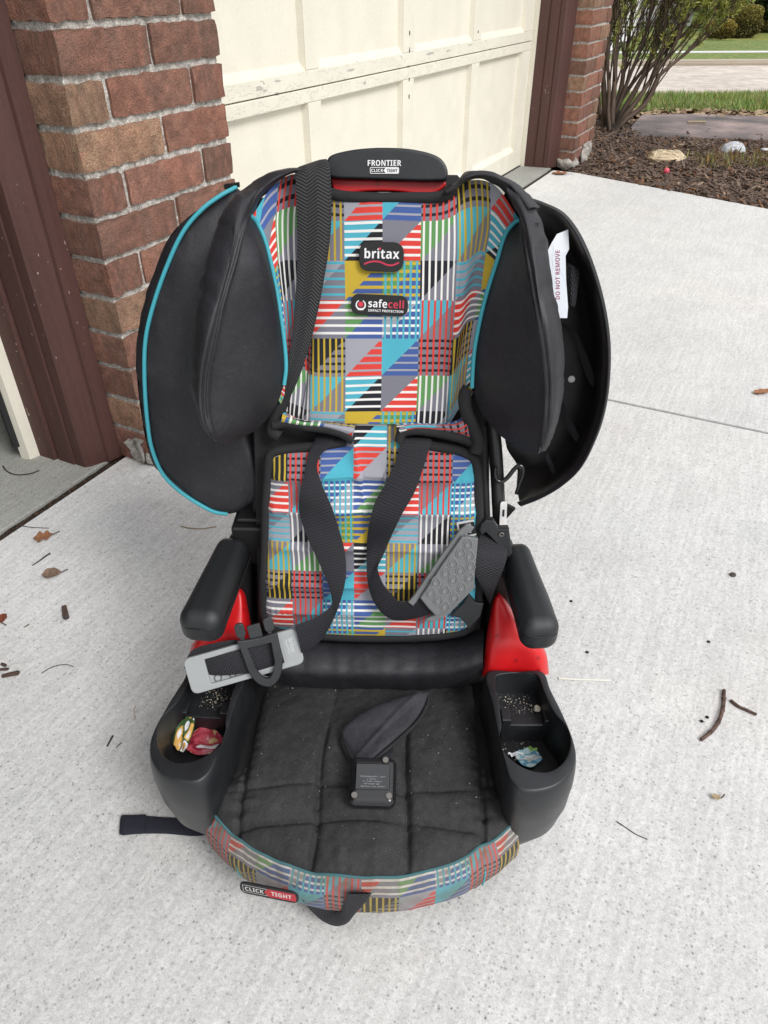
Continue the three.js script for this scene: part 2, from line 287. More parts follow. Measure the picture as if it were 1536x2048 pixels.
// street beyond
const roadMap = dataTex(1024, 1024, (u, v) => { const k = 1 + .16 * (n32(u, v) - .5) + .22 * (n512(u, v) - .5) + .1 * (n8(u, v) - .5); return [186 * k, 176 * k, 166 * k]; });
M.road = std({ map: rep(roadMap, .25, .25), roughness: .93 });
M.kerb = std({ map: rep(roadMap, .6, .6), color: lin(.8, .77, .7), roughness: .92 });
sheet([[-20, -16.6], [45, -16.6], [45, -21.9], [-20, -21.9]], -.968, M.road, 'road', 12, null, 1);
struct('kerb', mergeGeometries([bx(-20, 45, -1.1, -.85, -22.25, -21.9, .02), bx(-20, 45, -1.1, -.94, -16.6, -16.3, .02)]), M.kerb);
sheet([[-20, -22.2], [45, -22.2], [45, -30], [-20, -30]], -.9, M.grass2 = std({ map: rep(grassMap, .35, .35), roughness: .95 }), 'verge', 30, (x, z) => .05 * fbm(x, z), 1);
struct('pavement', bx(-20, 45, -1.05, -.885, -25.3, -24.85, .01), M.walkPale);

// ---------- garage front ----------
M.mortar = std({ map: dataTex(512, 512, (u, v) => { const k = 182 + 60 * (n64(u, v) - .5) + 60 * (n256(u, v) - .5); return [k, k - 5, k - 12]; }), bumpMap: dataTex(512, 512, (u, v) => 128 + 130 * (n128(u, v) - .5) + 120 * (n512(u, v) - .5), { data: true }), bumpScale: .003, roughness: .95 });
const brickTex = (seed, base, spot, amt, streak) => {
  const a = tnoise(16, seed), b = tnoise(96, seed + 1), c = tnoise(256, seed + 2), d = tnoise(6, seed + 3), e = tnoise(256, seed + 4);
  return dataTex(512, 256, (u, v) => {
    v *= .28; let k = 1.0 + .26 * (a(u, v) - .5) + .14 * (b(u, v) - .5) + .2 * (c(u, v) - .5); const w = sstep(.5, .62, d(u * .9, v * .35)) * streak; const m = sstep(.5 - .3 * amt, .8 - .3 * amt, b(u * .5, v * .6) * .6 + c(u, v) * .5) * amt;
    const pit = e(u, v) > .9 ? .55 : e(u + .5, v + .3) > .955 ? 1.5 : 1; k *= pit;
    return [0, 1, 2].map((i) => k * mix(mix(base[i], spot[i], m), [142, 94, 80][i], w * .6));
  });
};
const brickMaps = [brickTex(41, [134, 96, 86], [120, 90, 80], .4, .7), brickTex(51, [126, 92, 82], [112, 88, 78], .5, .5), brickTex(61, [134, 102, 88], [150, 128, 108], .65, .3), brickTex(71, [140, 100, 88], [150, 116, 100], .5, .9), brickTex(81, [122, 88, 79], [108, 84, 74], .6, .5), brickTex(91, [136, 96, 84], [124, 92, 82], .4, .8), brickTex(101, [132, 94, 83], [118, 90, 80], .5, .7)];
const brickBump = dataTex(512, 256, (u, v) => 128 + 90 * (n128(u, v * .28) - .5) + 90 * (n512(u * .5, v * .14) - .5) + 90 * (n32(u, v * .28) - .5) - (n256(u, v * .28) > .88 ? 70 : 0), { data: true });
const brickMats = []; for (const mp of brickMaps) for (const tint of [[1.08, 1.07, .98], [1.17, 1.14, 1.03], [1.0, 1.0, .92]]) brickMats.push(std({ map: mp, bumpMap: brickBump, bumpScale: .0032, roughness: .93, color: lin(...tint) }));
function brickGeo(w, h, d, seed, fine) { // box with worn, uneven edges
  const nx = fine ? Math.max(4, Math.round(w / .012)) : 3, ny = fine ? 6 : 2, nz = fine ? Math.max(4, Math.round(d / .014)) : 3;
  const g = new THREE.BoxGeometry(w, h, d, nx, ny, nz), p = g.attributes.position, hw = w / 2, hh = h / 2, hd = d / 2, rad = .004;
  for (let k = 0; k < p.count; k++) {
    let x = p.getX(k), y = p.getY(k), z = p.getZ(k);
    const dx = clamp(Math.abs(x) - (hw - rad), 0, rad), dy = clamp(Math.abs(y) - (hh - rad), 0, rad), dz = clamp(Math.abs(z) - (hd - rad), 0, rad), L = Math.hypot(dx, dy, dz);
    if (L > rad) { const f = rad / L; x = Math.sign(x) * (Math.abs(x) - dx + dx * f); y = Math.sign(y) * (Math.abs(y) - dy + dy * f); z = Math.sign(z) * (Math.abs(z) - dz + dz * f); }
    const am = fine ? .0022 : .0014, f = 38, s = seed * 3.1;
    const near = Math.abs(Math.abs(y) - hh) < .006 ? 1.7 : .7;
    p.setXYZ(k, x + am * noi(x * f + s, y * f, z * f), y + am * near * noi(x * f, y * f + s, z * f) + am * .8 * noi(x * 110 + s, y * 110, z * 110), z + am * near * noi(x * f, y * f, z * f + s));
  }
  const m = mergeVertices(g, 1e-5); m.computeVertexNormals();
  const uv = g.attributes.uv; for (let k = 0; k < uv.count; k++) uv.setXY(k, uv.getX(k) * .8 + ((seed * 37) % 11) * .09, uv.getY(k) * .8 + ((seed * 17) % 7) * .11);
  return toCreasedNormals(g, .9);
}
function brickPier(name, label, s0, s1, depth, topCourse, fine, seed) {
  const t = thing(name, label, 'brick pier', wallPt(0, 0), WTURN), r = rngOf(seed), W = s1 - s0, C = .0757, mo = .0047;
  { const mg = bx(s0 + .006, s1 - .006, .0, .01 + topCourse * C, -depth, -.007), p = mg.attributes.position, uv = mg.attributes.uv; for (let k = 0; k < p.count; k++) uv.setXY(k, (p.getX(k) + p.getZ(k)) * 2.2, p.getY(k) * 2.2); part('mortar', mg, M.mortar, t); }
  const cache = {};
  for (let k = 0; k < topCourse; k++) {
    const A = k % 2 === 1, y0 = .0115 + k * C - (k ? 0 : .0115), y1 = .0115 + (k + 1) * C - .0105;
    const f = W / .43, cuts = A ? [0, .094 * f, .329 * f, W] : [0, .224 * f, W];
    for (let i = 0; i + 1 < cuts.length; i++) {
      const a = s0 + cuts[i] + (i ? mo : 0), b = s0 + cuts[i + 1] - (i + 2 < cuts.length ? mo : 0);
      const d = (i === 0 ? (A ? .2 : .1) : .1), variant = Math.floor(r() * (fine ? 4 : 2));
      const key = [b - a, y1 - y0, d, variant].map((q) => q.toFixed(3)).join(); const g = cache[key] ??= brickGeo(b - a, y1 - y0, d, variant + i * 5 + (A ? 3 : 0) + seed, fine);
      const m = part('brick', g, brickMats[Math.floor(r() * brickMats.length)], t);
      m.position.set((a + b) / 2 + (r() - .5) * .003, (y0 + y1) / 2 + (r() - .5) * .0015, -d / 2 + (r() - .5) * .0035); m.rotation.y = (r() - .5) * .006; m.rotation.z = (r() - .5) * .006;
      if (i === 0 && !A) { // short closer on the return behind the corner brick
        const g2 = cache['ret' + variant] ??= brickGeo(.1, y1 - y0, .1, variant + 9 + seed, fine); const m2 = part('brick', g2, brickMats[Math.floor(r() * brickMats.length)], t); m2.position.set(s0 + .05, (y0 + y1) / 2, -.1 - mo * 2 - .05);
      }
    }
  }
  return t;
}
const pierL = brickPier('brick_pier', 'red brown brick pier with grey mortar, close behind the left of the car seat', 0, .43, .262, 27, true, 3);
const pierR = brickPier('brick_pier', 'far brick pier between the cream garage door and the shrub', 3.6, 4.04, .262, 27, true, 8);
{ // smeared mortar at the pier feet
  const blob = (s, n, w, h, d, seed) => { const g = new THREE.SphereGeometry(.5, 20, 14); g.scale(w, h, d); jitter(g, .022, 26); g.translate(s, h * .28, n); return jitter(g, .01, 70); };
  part('mortar_smear', mergeGeometries([blob(.03, .0, .07, .06, .04, 1), blob(.1, .006, .1, .035, .03, 2), blob(-.004, -.03, .02, .1, .05, 3)]), M.mortar, pierL);
  part('mortar_smear', mergeGeometries([blob(3.6, -.05, .05, .06, .1, 1), blob(3.85, .01, .22, .13, .04, 4), blob(3.63, .0, .08, .05, .06, 2)]), M.mortar, pierR);
}
// painted timber jambs
const jambMap = dataTex(512, 1024, (u, v) => { const k = 1 + .1 * (n8(u, v) - .5) + .1 * (n128(u * 1, v * .1) - .5) + .08 * (n256(u, v) - .5); const f = n256(u * .9, v * .45) > .965 && n16(u, v) > .55 ? 1 : 0; return [mix(82 * k, 190, f), mix(53 * k, 175, f), mix(48 * k, 168, f)]; });
M.jamb = std({ map: rep(jambMap, 1.2, .55), roughness: .6, bumpMap: rep(dataTex(256, 512, (u, v) => 128 + 60 * (n128(u, v * .08) - .5) + 40 * (n64(u, v) - .5), { data: true }), 3, 1), bumpScale: .0012 });
M.bareWood = std({ map: dataTex(256, 512, (u, v) => { const k = 120 + 90 * (n128(u, v * .05) - .5) + 60 * (n256(u, v * .1) - .5); return [k + 6, k - 4, k - 16]; }), roughness: .9, bumpMap: soilBump, bumpScale: .001 });
M.cream = std({ map: dataTex(512, 512, (u, v) => { const k = 1 + .03 * (n16(u, v) - .5) + .03 * (n256(u, v) - .5); return [229 * k, 224 * k, 209 * k]; }), roughness: .55 });
M.rubber = std({ color: lin(.015, .015, .016), roughness: .8 });
const extrudeUp = (pts, h, bev = .0025) => { const s = new THREE.Shape(pts.map((p) => new THREE.Vector2(p[0], -p[1]))); const g = new THREE.ExtrudeGeometry(s, { depth: h, bevelEnabled: true, bevelSize: bev, bevelThickness: .002, bevelSegments: 2, curveSegments: 8 }); g.rotateX(-Math.PI / 2); const p = g.attributes.position, nrm = g.attributes.normal, uv = g.attributes.uv; for (let k = 0; k < p.count; k++) uv.setXY(k, p.getX(k) + p.getZ(k), p.getY(k)); return g; };
function jamb(label, flip, at) {
  const t = thing('door_jamb', label, 'door jamb', wallPt(0, 0), WTURN);
  // plan profile of the post seen from above: (s, n), post face towards -s
  const prof = [[-.003, -.092], [-.03, -.099], [-.032, -.106], [-.066, -.122], [-.074, -.13], [-.074, -.152], [-.07, -.154], [-.07, -.158], [-.077, -.161], [-.077, -.205], [-.073, -.208], [-.073, -.214], [-.083, -.218], [-.083, -.262], [-.003, -.262]].map(([s, n]) => [s + at, n]);
  part('post', extrudeUp(prof, 2.06), M.jamb, t);
  return t;
}
const jl = jamb('brown painted timber jamb left of the near brick pier, paint worn to bare wood at its foot', 1, 0);
{ // bare wood patch low on the post, and paint scars
  const patch = (x0, x1, y0, y1, n0, dn, seed) => { const P = [], r = rngOf(seed), nv = 14, nu = 6; for (let j = 0; j <= nv; j++) { const row = []; for (let i = 0; i <= nu; i++) { const y = mix(y0, y1 - (i % 2) * .012 * (j > nv - 2 ? 1 : 0), j / nv), w = 1 - .55 * Math.pow(j / nv, 2.2) + .1 * noi(j * .9, seed); const x = mix(x0, x1, .5 + (i / nu - .5) * w); row.push(new THREE.Vector3(x, y, n0 + (x - x0) * dn)); } P.push(row); } return gridGeo(P, nu, nv, (i, j, p) => [p.x * 6, p.y * 3]); };
  part('bare_wood', patch(-.062, -.03, .006, .085, -.1175, .47, 4), M.bareWood, jl);
  part('paint_scar', mergeGeometries([patch(-.066, -.06, .06, .17, -.12, .47, 9), patch(-.045, -.04, .17, .26, -.11, .47, 5)]), M.bareWood, jl);
  part('weather_strip', extrudeUp([[-.086, -.264], [-.108, -.27], [-.112, -.292], [-.08, -.292]], 2.06, .001), M.cream, jl, 'cream weather strip with a dark rubber lip');
  part('rubber_lip', extrudeUp([[-.113, -.285], [-.122, -.291], [-.122, -.297], [-.08, -.297], [-.08, -.293], [-.111, -.293]], 2.06, .0006), M.rubber, jl).position.y = .035;
}
const jr = jamb('brown painted timber jamb right of the cream garage door', 1, 3.6);
part('weather_strip', extrudeUp([[3.508, -.266], [3.516, -.266], [3.516, -.31], [3.508, -.31]], 2.06, .001), M.cream, jr);
// garage shell: only its openings let light in
{
  const t = thing('garage', 'house garage holding the door openings, brown header and pale wall above', 'garage', wallPt(0, 0), WTURN);
  const W = std({ color: lin(.5, .46, .38), roughness: .8 });
  part('header', bx(-3.4, 4.1, 2.1, 2.4, -.26, -.01), M.jamb, t); part('gable_wall', bx(-3.4, 4.1, 2.4, 3.0, -.2, 0), W, t);
  part('roof', bx(-3.8, 4.5, 3.0, 3.15, -6.2, .5), std({ color: lin(.1, .09, .085), roughness: .9 }), t);
  part('side_wall', mergeGeometries([bx(3.72, 4.02, 0, 3.0, -6, -.264), bx(-3.55, -3.25, 0, 3.0, -6, 0)]), W, t); part('back_wall', bx(-3.4, 4.02, 0, 3.0, -6.1, -5.9), W, t);
  part('partition', bx(.35, .43, 0, 2.1, -.6, -.264), W, t);
}
{ // dark green tub just inside the open bay
  const t = thing('garden_tub', 'dark green plastic tub just inside the open garage bay', 'tub', wallPt(-.36, -1.05)), G = std({ color: lin(.008, .05, .028), roughness: .4 });
  const pf = [[.0, .0], [.2, 0], [.235, .16], [.25, .16], [.25, .185], [.225, .185], [.19, .02], [0, .02]].map((a) => new THREE.Vector2(...a));
  part('bin_body', new THREE.LatheGeometry(pf, 40), G, t);
  const h = thing('garden_hose', 'thin green hose lying on the garage floor by the tub', 'hose', wallPt(-.2, -.6)); part('hose_run', tube([[-.7, .009, .02], [-.25, .009, -.05], [-.02, .009, -.12], [.1, .009, -.3], [.05, .009, -.7]], .009, 60, 8), G, h);
}
// panelled door
{
  const t = thing('garage_door', 'cream painted panelled garage door with flaking paint along the middle rail', 'garage door', wallPt(0, -.29), WTURN);
  const peel = dataTex(1024, 512, (u, v) => { const a = n32(u, v * .6) * .5 + n64(u, v * .7) * .3 + n128(u, v) * .2; return 120 + 90 * sstep(.5, .54, a) + 40 * (n512(u, v) - .5) + 40 * (n128(u * .6, v * .1) - .5); }, { data: true });
  const peelMap = dataTex(1024, 512, (u, v) => { const a = n32(u, v * .6) * .5 + n64(u, v * .7) * .3 + n128(u, v) * .2, e = sstep(.498, .512, a) * (1 - sstep(.518, .535, a)), hole = n64(u + .4, v) > .93 && n16(u, v) > .5 ? 1 : 0; const k = 1 + .035 * (n16(u, v) - .5); const q = 1 - .07 * e - .2 * hole; return [228 * k * q, 223 * k * q, 208 * k * q]; });
  const grain = dataTex(512, 512, (u, v) => 128 + 26 * (n128(u * .1, v) - .5) + 18 * (n256(u, v) - .5), { data: true });
  const P1 = std({ map: M.cream.map, bumpMap: rep(grain, 2, 2), bumpScale: .0012, roughness: .55 }), P2 = std({ map: rep(peelMap, 1.1, 2.2), bumpMap: rep(peel, 1.1, 2.2), bumpScale: .0022, roughness: .6 });
  const uvm = (g) => { const p = g.attributes.position, uv = g.attributes.uv; for (let k = 0; k < p.count; k++) uv.setXY(k, p.getX(k) + p.getZ(k), p.getY(k)); return g; };
  const st = [[-.2, -.115], [.53, .585], [1.222, 1.3], [1.915, 2.013], [2.64, 2.735], [3.375, 3.506]];
  const sections = [[.004, .619, .1, .58], [.6225, 1.22, .668, 1.18], [1.2235, 1.64, 1.27, 1.6], [1.6435, 2.098, 1.69, 2.05]];
  sections.forEach(([y0, y1, p0, p1], si) => {
    part('rail', uvm(bx(.3, 3.506, y0, p0, -.04, 0, .0025)), si === 1 ? P2 : P1, t); part('rail', uvm(bx(.3, 3.506, p1, y1, -.04, 0, .0025)), si === 0 ? P2 : P1, t);
    st.forEach(([a, b], i) => { if (b > .43) part('stile', uvm(bx(a, b, p0 + .0006, p1 - .0006, -.04, -.0008, .002)), P1, t); });
    for (let i = 1; i + 1 < st.length; i++) {
      const a = st[i][1], b = st[i + 1][0], d = .024, e = .014, bot = .022;
      const o = [[a, p0], [b, p0], [b, p1], [a, p1]], q = [[a + e, p0 + bot], [b - .004, p0 + bot], [b - .004, p1 - .006], [a + e, p1 - .006]];
      const pos = [], idx = []; o.forEach((c) => pos.push(c[0], c[1], -.006)); q.forEach((c) => pos.push(c[0], c[1], -d));
      for (let k = 0; k < 4; k++) { const l = (k + 1) % 4; idx.push(k, l, 4 + l, k, 4 + l, 4 + k); } idx.push(4, 5, 6, 4, 6, 7);
      let g = new THREE.BufferGeometry(); g.setAttribute('position', new THREE.Float32BufferAttribute(pos, 3)); g.setAttribute('uv', new THREE.Float32BufferAttribute(pos.flatMap((v, k) => k % 3 === 0 ? [v, pos[k + 1]] : []), 2)); g.setIndex(idx); g = g.toNonIndexed(); g.computeVertexNormals();
      part('door_panel', g, P1, t);
    }
  });
  const flake = (s, y, w, h, seed, mat, n = 'paint_flake') => { const sh = new THREE.Shape(), r = rngOf(seed); for (let k = 0; k < 11; k++) { const a = k / 11 * 6.283, q = .55 + .6 * r(); const x = s + Math.cos(a) * w * q, yy = y + Math.sin(a) * h * q; k ? sh.lineTo(x, yy) : sh.moveTo(x, yy); } const g = new THREE.ExtrudeGeometry(sh, { depth: .0006, bevelEnabled: false }); part(n, g, mat, t); };
  const bare = std({ color: lin(.47, .45, .41), roughness: .9 }), dark = std({ color: lin(.06, .055, .05), roughness: .9 });
  for (const [s, y, w, h, k] of [[.965, .645, .022, .006, 1], [.99, .637, .012, .004, 2], [1.06, .655, .02, .004, 3], [1.5, .648, .03, .004, 4], [2.16, .652, .04, .006, 5], [2.35, .65, .03, .004, 6], [1.6, .6, .016, .006, 7], [2.6, .655, .03, .003, 8]]) flake(s, y, w, h, k, bare);
  for (const [s, y, k] of [[1.965, .73, 11], [1.967, .675, 12], [1.966, .58, 13], [1.968, .52, 14], [2.69, .7, 15]]) flake(s, y, .005, .009, k, dark, 'nail_hole');
  part('bottom_seal', bx(.3, 3.506, -.006, .0035, -.045, .006), M.rubber, t);
}
{ // dirt packed into the joint before the garage slab
  const P = []; for (let j = 0; j <= 5; j++) { const row = []; for (let i = 0; i <= 260; i++) { const s = -2.2 + 5.7 * i / 260, n = -.112 + .036 * j / 5; const p = V(wallPt(s, n)); p.y = -.004 - .004 * Math.sin(j / 5 * Math.PI) + .006 * fbm(s * 40, n * 60) - .002; row.push(p); } P.push(row); }
  struct('joint_soil', gridGeo(P, 260, 5, (i, j, p) => [p.x * 3, p.z * 3]), M.soil);
  const P2 = []; for (let j = 0; j <= 2; j++) { const row = []; for (let i = 0; i <= 120; i++) { const p = V(wallPt(SJ - .0065 + .0065 * j, -.07 + 3.2 * i / 120)); p.y = -.013; row.push(p); } P2.push(row); }
  struct('sawn_joint', gridGeo(P2, 120, 2, (i, j, p) => [p.x * 3, p.z * 3]), std({ map: soilMap, color: lin(.42, .36, .3), roughness: 1 }));
}

// ---------- shrub and far side of the street ----------
function leafSprays(list, r, o) { // list of [Vector3, direction, size]; returns one geometry with vertex colours
  const pos = [], col = [], nrm = [], d = new THREE.Vector3(), s = new THREE.Vector3(), n = new THREE.Vector3(), t = new THREE.Vector3();
  for (const [p, dir, size] of list) {
    const k = o.blades ?? 6; const shade = .65 + .7 * r(), warm = r();
    for (let i = 0; i < k; i++) {
      d.copy(dir).add(t.set(r() - .5, r() - .5, r() - .5).multiplyScalar(o.spread ?? 1.1)).normalize(); s.set(r() - .5, r() - .5, r() - .5).cross(d).normalize(); n.crossVectors(s, d).normalize();
      const L = size * (.6 + .7 * r()), w = L * (o.width ?? .22), b = t.copy(p).addScaledVector(dir, size * (i / k - .3)).clone();
      const q = [b, b.clone().addScaledVector(d, L * .5).addScaledVector(s, w), b.clone().addScaledVector(d, L), b.clone().addScaledVector(d, L * .5).addScaledVector(s, -w)];
      for (const j of [0, 1, 2, 0, 2, 3]) { pos.push(q[j].x, q[j].y, q[j].z); nrm.push(n.x, n.y, n.z); const c = o.color(shade, warm, q[j]); col.push(c[0], c[1], c[2]); }
    }
  }
  const g = new THREE.BufferGeometry(); g.setAttribute('position', new THREE.Float32BufferAttribute(pos, 3)); g.setAttribute('normal', new THREE.Float32BufferAttribute(nrm, 3)); g.setAttribute('color', new THREE.Float32BufferAttribute(col, 3)); g.setAttribute('uv', new THREE.Float32BufferAttribute(new Float32Array(pos.length / 3 * 2), 2));
  return g;
}
function taper(pts, r0, r1, n = 14, k = 7) { // tapered limb
  const c = crv(pts), P = [], fr = c.computeFrenetFrames(n, false);
  for (let j = 0; j <= n; j++) { const t = j / n, p = c.getPointAt(t), r = mix(r0, r1, Math.pow(t, .8)), row = []; for (let i = 0; i <= k; i++) { const a = i / k * Math.PI * 2, rr_ = r * (1 + .22 * noi(p.x * 30 + Math.cos(a), p.y * 12, p.z * 30 + Math.sin(a))); row.push(p.clone().addScaledVector(fr.normals[j], Math.cos(a) * rr_).addScaledVector(fr.binormals[j], Math.sin(a) * rr_)); } P.push(row); }
  return gridGeo(P, k, n, (i, j) => [i / k * .12, j / n * .5], true);
}
M.bark = std({ map: dataTex(256, 512, (u, v) => { const k = 1 + .7 * (n64(u, v * .12) - .5) + .4 * (n128(u, v * .3) - .5); return [92 * k, 78 * k, 68 * k]; }), bumpMap: dataTex(256, 512, (u, v) => 128 + 170 * (n64(u, v * .1) - .5), { data: true }), bumpScale: .006, roughness: .95 });
M.leaf = phy({ vertexColors: true, roughness: .7, transmission: .25, thickness: 0, side: THREE.DoubleSide });
M.leafFar = std({ vertexColors: true, roughness: .8, side: THREE.DoubleSide });
{
  const base = [1.6406,0,-5.8492], t = thing('shrub', 'many stemmed evergreen shrub with thin green sprays growing beside the far brick pier', 'shrub', base), r = rngOf(77);
  const L = (p) => [p[0] - base[0], p[1] - base[1], p[2] - base[2]];
  const stems = [
    [[1.6091,-0.0039,-5.75],[1.5769,0.0974,-5.75],[1.5379,0.2388,-5.75],[1.4948,0.4453,-5.75],[1.4522,0.6693,-5.75],[1.3903,0.9327,-5.75]],
    [[1.6152,0.0102,-5.7],[1.6028,0.1166,-5.7],[1.5877,0.2741,-5.7],[1.5636,0.4773,-5.7],[1.5486,0.6977,-5.7],[1.5359,0.9318,-5.7]],
    [[1.6291,-0.0053,-5.8],[1.6261,0.0903,-5.8],[1.6602,0.2478,-5.8],[1.659,0.4696,-5.8],[1.654,0.6665,-5.8],[1.6257,0.9064,-5.8]],
    [[1.6256,0.0198,-5.72],[1.6539,0.095,-5.72],[1.7196,0.2234,-5.72],[1.7809,0.3597,-5.72],[1.8557,0.4518,-5.72],[1.9462,0.553,-5.72],[2.0621,0.6462,-5.72],[2.1662,0.7954,-5.72]],
    [[1.6015,0.0291,-5.66],[1.6701,0.1094,-5.66],[1.745,0.2183,-5.66],[1.835,0.3708,-5.66],[1.9197,0.5123,-5.66],[1.9703,0.6706,-5.66],[2.0079,0.8537,-5.66]],
    [[1.6041,0.0351,-5.62],[1.6744,0.1027,-5.62],[1.7809,0.1871,-5.62],[1.8258,0.2642,-5.62],[1.8566,0.3687,-5.62],[1.9256,0.4311,-5.62],[2.0275,0.5146,-5.62],[2.1068,0.6127,-5.62]],
    [[1.6259,-0.0115,-5.84],[1.5774,0.0595,-5.84],[1.5474,0.1292,-5.84],[1.5145,0.2593,-5.84],[1.4701,0.4384,-5.84],[1.4497,0.638,-5.84],[1.3885,0.8813,-5.84]],
    [[1.6283,0.0106,-5.78],[1.6501,0.1242,-5.78],[1.6955,0.3249,-5.78],[1.7499,0.5277,-5.78],[1.7681,0.6941,-5.78],[1.7613,0.9058,-5.78]],
    [[1.6694,-0.0079,-5.9],[1.676,0.1145,-5.9],[1.7473,0.264,-5.9],[1.8599,0.4321,-5.9],[1.9111,0.6053,-5.9],[1.9212,0.8257,-5.9]],
    [[1.5718,0.0321,-5.6],[1.5462,0.1365,-5.6],[1.5252,0.2911,-5.6],[1.4804,0.485,-5.6],[1.4688,0.6751,-5.6],[1.408,0.9068,-5.6]]].map((s) => s.map(L));
  const geos = [taper([[.0, -.06, 0], [.0, .03, 0], [.0, .12, .0]], .11, .085, 8, 12)], sprays = [];
  const spray = (p, d, s) => sprays.push([p, d, s]);
  const grow = (pts, r0, lvl) => {
    const r1 = lvl === 0 ? .007 : .002; geos.push(taper(pts, r0, r1, lvl === 0 ? 22 : 9, lvl === 0 ? 7 : 5));
    const c = crv(pts), nb = lvl === 0 ? 12 : lvl === 1 ? 6 : 0;
    for (let i = 0; i < nb; i++) {
      const u = .25 + .73 * (i + r()) / nb, p = c.getPointAt(u), d = c.getTangentAt(u), out = d.clone().add(new THREE.Vector3(r() - .35, r() * .5, r() - .5).multiplyScalar(1.1)).normalize(), len = (lvl === 0 ? .42 : .2) * (.6 + .8 * r());
      const q = p.clone().addScaledVector(out, len * .5).add(new THREE.Vector3(0, len * .06, 0)), e = p.clone().addScaledVector(out, len).add(new THREE.Vector3(0, len * .22, 0));
      grow([p, q, e], Math.max(.003, r0 * (1 - u) * .5), lvl + 1);
    }
    if (lvl >= 1) { const n = lvl === 2 ? 9 : 7; for (let i = 0; i < n; i++) { const u = .35 + .65 * (i + r()) / n, p = c.getPointAt(Math.min(u, 1)), h = p.y; const keep = sstep(-.15, .5, h + .2 * noi(p.x * 4, p.y * 4, p.z * 4)) * .9 + .1; const lit = fbm(p.x * 3.1 + 2, p.y * 3.1, p.z * 3.1); if (r() < keep * (.7 + 3.4 * lit)) spray(p, c.getTangentAt(Math.min(u, 1)), .019 + .019 * r()); } }
  };
  stems.forEach((s, i) => grow(s.map(V), .026 - .001 * i, 0));
  part('trunk', mergeGeometries(geos), M.bark, t);
  part('crown', leafSprays(sprays, r, { blades: 8, spread: 2.2, width: .15, color: (s, w) => [(.26 + .22 * w) * s, (.34 + .14 * w) * s, .09 * s] }), M.leaf, t);
}
function clipped(name, label, cat, c, rad, seed, cols, n, size, group) { // clipped bush: dense leaf shell over a dark twiggy core
  const t = thing(name, label, cat, c, 0, group), r = rngOf(seed), list = [];
  const core = new THREE.SphereGeometry(.86, 24, 16); core.scale(...rad); core.translate(0, rad[1] * .95, 0); jitter(core, .12, 2.2);
  part('twigs', core, std({ color: lin(.02, .02, .012), roughness: 1 }), t);
  for (let i = 0; i < n; i++) { const z = r() * 1.9 - .9, a = r() * 6.283, q = Math.sqrt(1 - z * z), d = new THREE.Vector3(q * Math.cos(a), z, q * Math.sin(a)); const e = Math.pow(Math.abs(d.x) ** 3.2 + Math.abs(d.y) ** 3.2 + Math.abs(d.z) ** 3.2, -1 / 3.2), k = e * (.93 + .1 * r() + .16 * noi(d.x * 2 + seed, d.y * 2, d.z * 2)); list.push([new THREE.Vector3(d.x * rad[0] * k, rad[1] * .95 + d.y * rad[1] * k, d.z * rad[2] * k), d, size * (.7 + .6 * r())]); }
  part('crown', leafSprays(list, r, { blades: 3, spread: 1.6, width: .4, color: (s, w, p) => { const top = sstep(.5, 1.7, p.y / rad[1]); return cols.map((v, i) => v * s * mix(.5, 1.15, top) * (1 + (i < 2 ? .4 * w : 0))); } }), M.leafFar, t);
  return t;
}
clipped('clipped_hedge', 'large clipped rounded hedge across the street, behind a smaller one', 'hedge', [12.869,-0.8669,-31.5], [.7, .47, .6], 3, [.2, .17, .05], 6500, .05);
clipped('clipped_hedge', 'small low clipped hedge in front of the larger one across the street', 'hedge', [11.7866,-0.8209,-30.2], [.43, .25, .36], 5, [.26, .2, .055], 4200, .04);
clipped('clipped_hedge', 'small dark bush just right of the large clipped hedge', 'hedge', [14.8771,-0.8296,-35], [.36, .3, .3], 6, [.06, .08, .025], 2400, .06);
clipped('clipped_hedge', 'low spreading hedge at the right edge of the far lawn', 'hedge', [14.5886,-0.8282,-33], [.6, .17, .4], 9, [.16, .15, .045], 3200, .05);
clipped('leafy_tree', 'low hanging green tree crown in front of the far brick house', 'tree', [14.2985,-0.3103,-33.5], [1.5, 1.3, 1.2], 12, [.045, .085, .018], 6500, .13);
part('trunk', taper([[0, -2.1, 0], [.05, -.6, 0], [0, .6, 0]], .12, .07), M.bark, scene.getObjectByName('leafy_tree'));
clipped('red_leaf_shrub', 'small red leaved shrub top beyond the evergreen shrub', 'shrub', [10.4996,0.181,-27], [.42, .4, .4], 14, [.3, .07, .035], 900, .09);
part('trunk', taper([[-1.5, -1.9, 0], [-.9, -.7, 0], [0, .3, 0]], .05, .03), M.bark, scene.getObjectByName('red_leaf_shrub'));
sheet([[1.5, -21.95], [5.6, -21.95], [10.2, -33.9], [4, -33.9]], .02, M.walkPale, 'neighbour_driveway', 30, (x, z) => z > -26.2 ? -.82 : Math.max(groundH(x, z), -.84) + .02, .3);
{
  const t = thing('grey_house', 'pale grey sided house with white corner trim beyond the street', 'house', [0, -.9, -35]), g = std({ color: lin(.4, .39, .39), roughness: .8 }), w = std({ color: lin(.8, .79, .77), roughness: .6 });
  for (let k = 0; k < 16; k++) { const m = part('siding_board', bx(2, 12.2, 0, .165, -.012, .012), g, t); m.position.y = .3 + k * .16; m.rotation.x = -.06; }
  part('wall', bx(2, 12.2, 0, 3.1, -7, -.02), g, t); part('corner_trim', bx(12.18, 12.4, 0, 3.1, -.1, .03), w, t);
  part('garage_door', bx(5, 10.2, 0, 2.3, -.02, .02), w, t); part('roof', bx(1.5, 12.9, 3.1, 3.3, -7.5, .6), std({ color: lin(.09, .085, .08), roughness: .9 }), t);
}
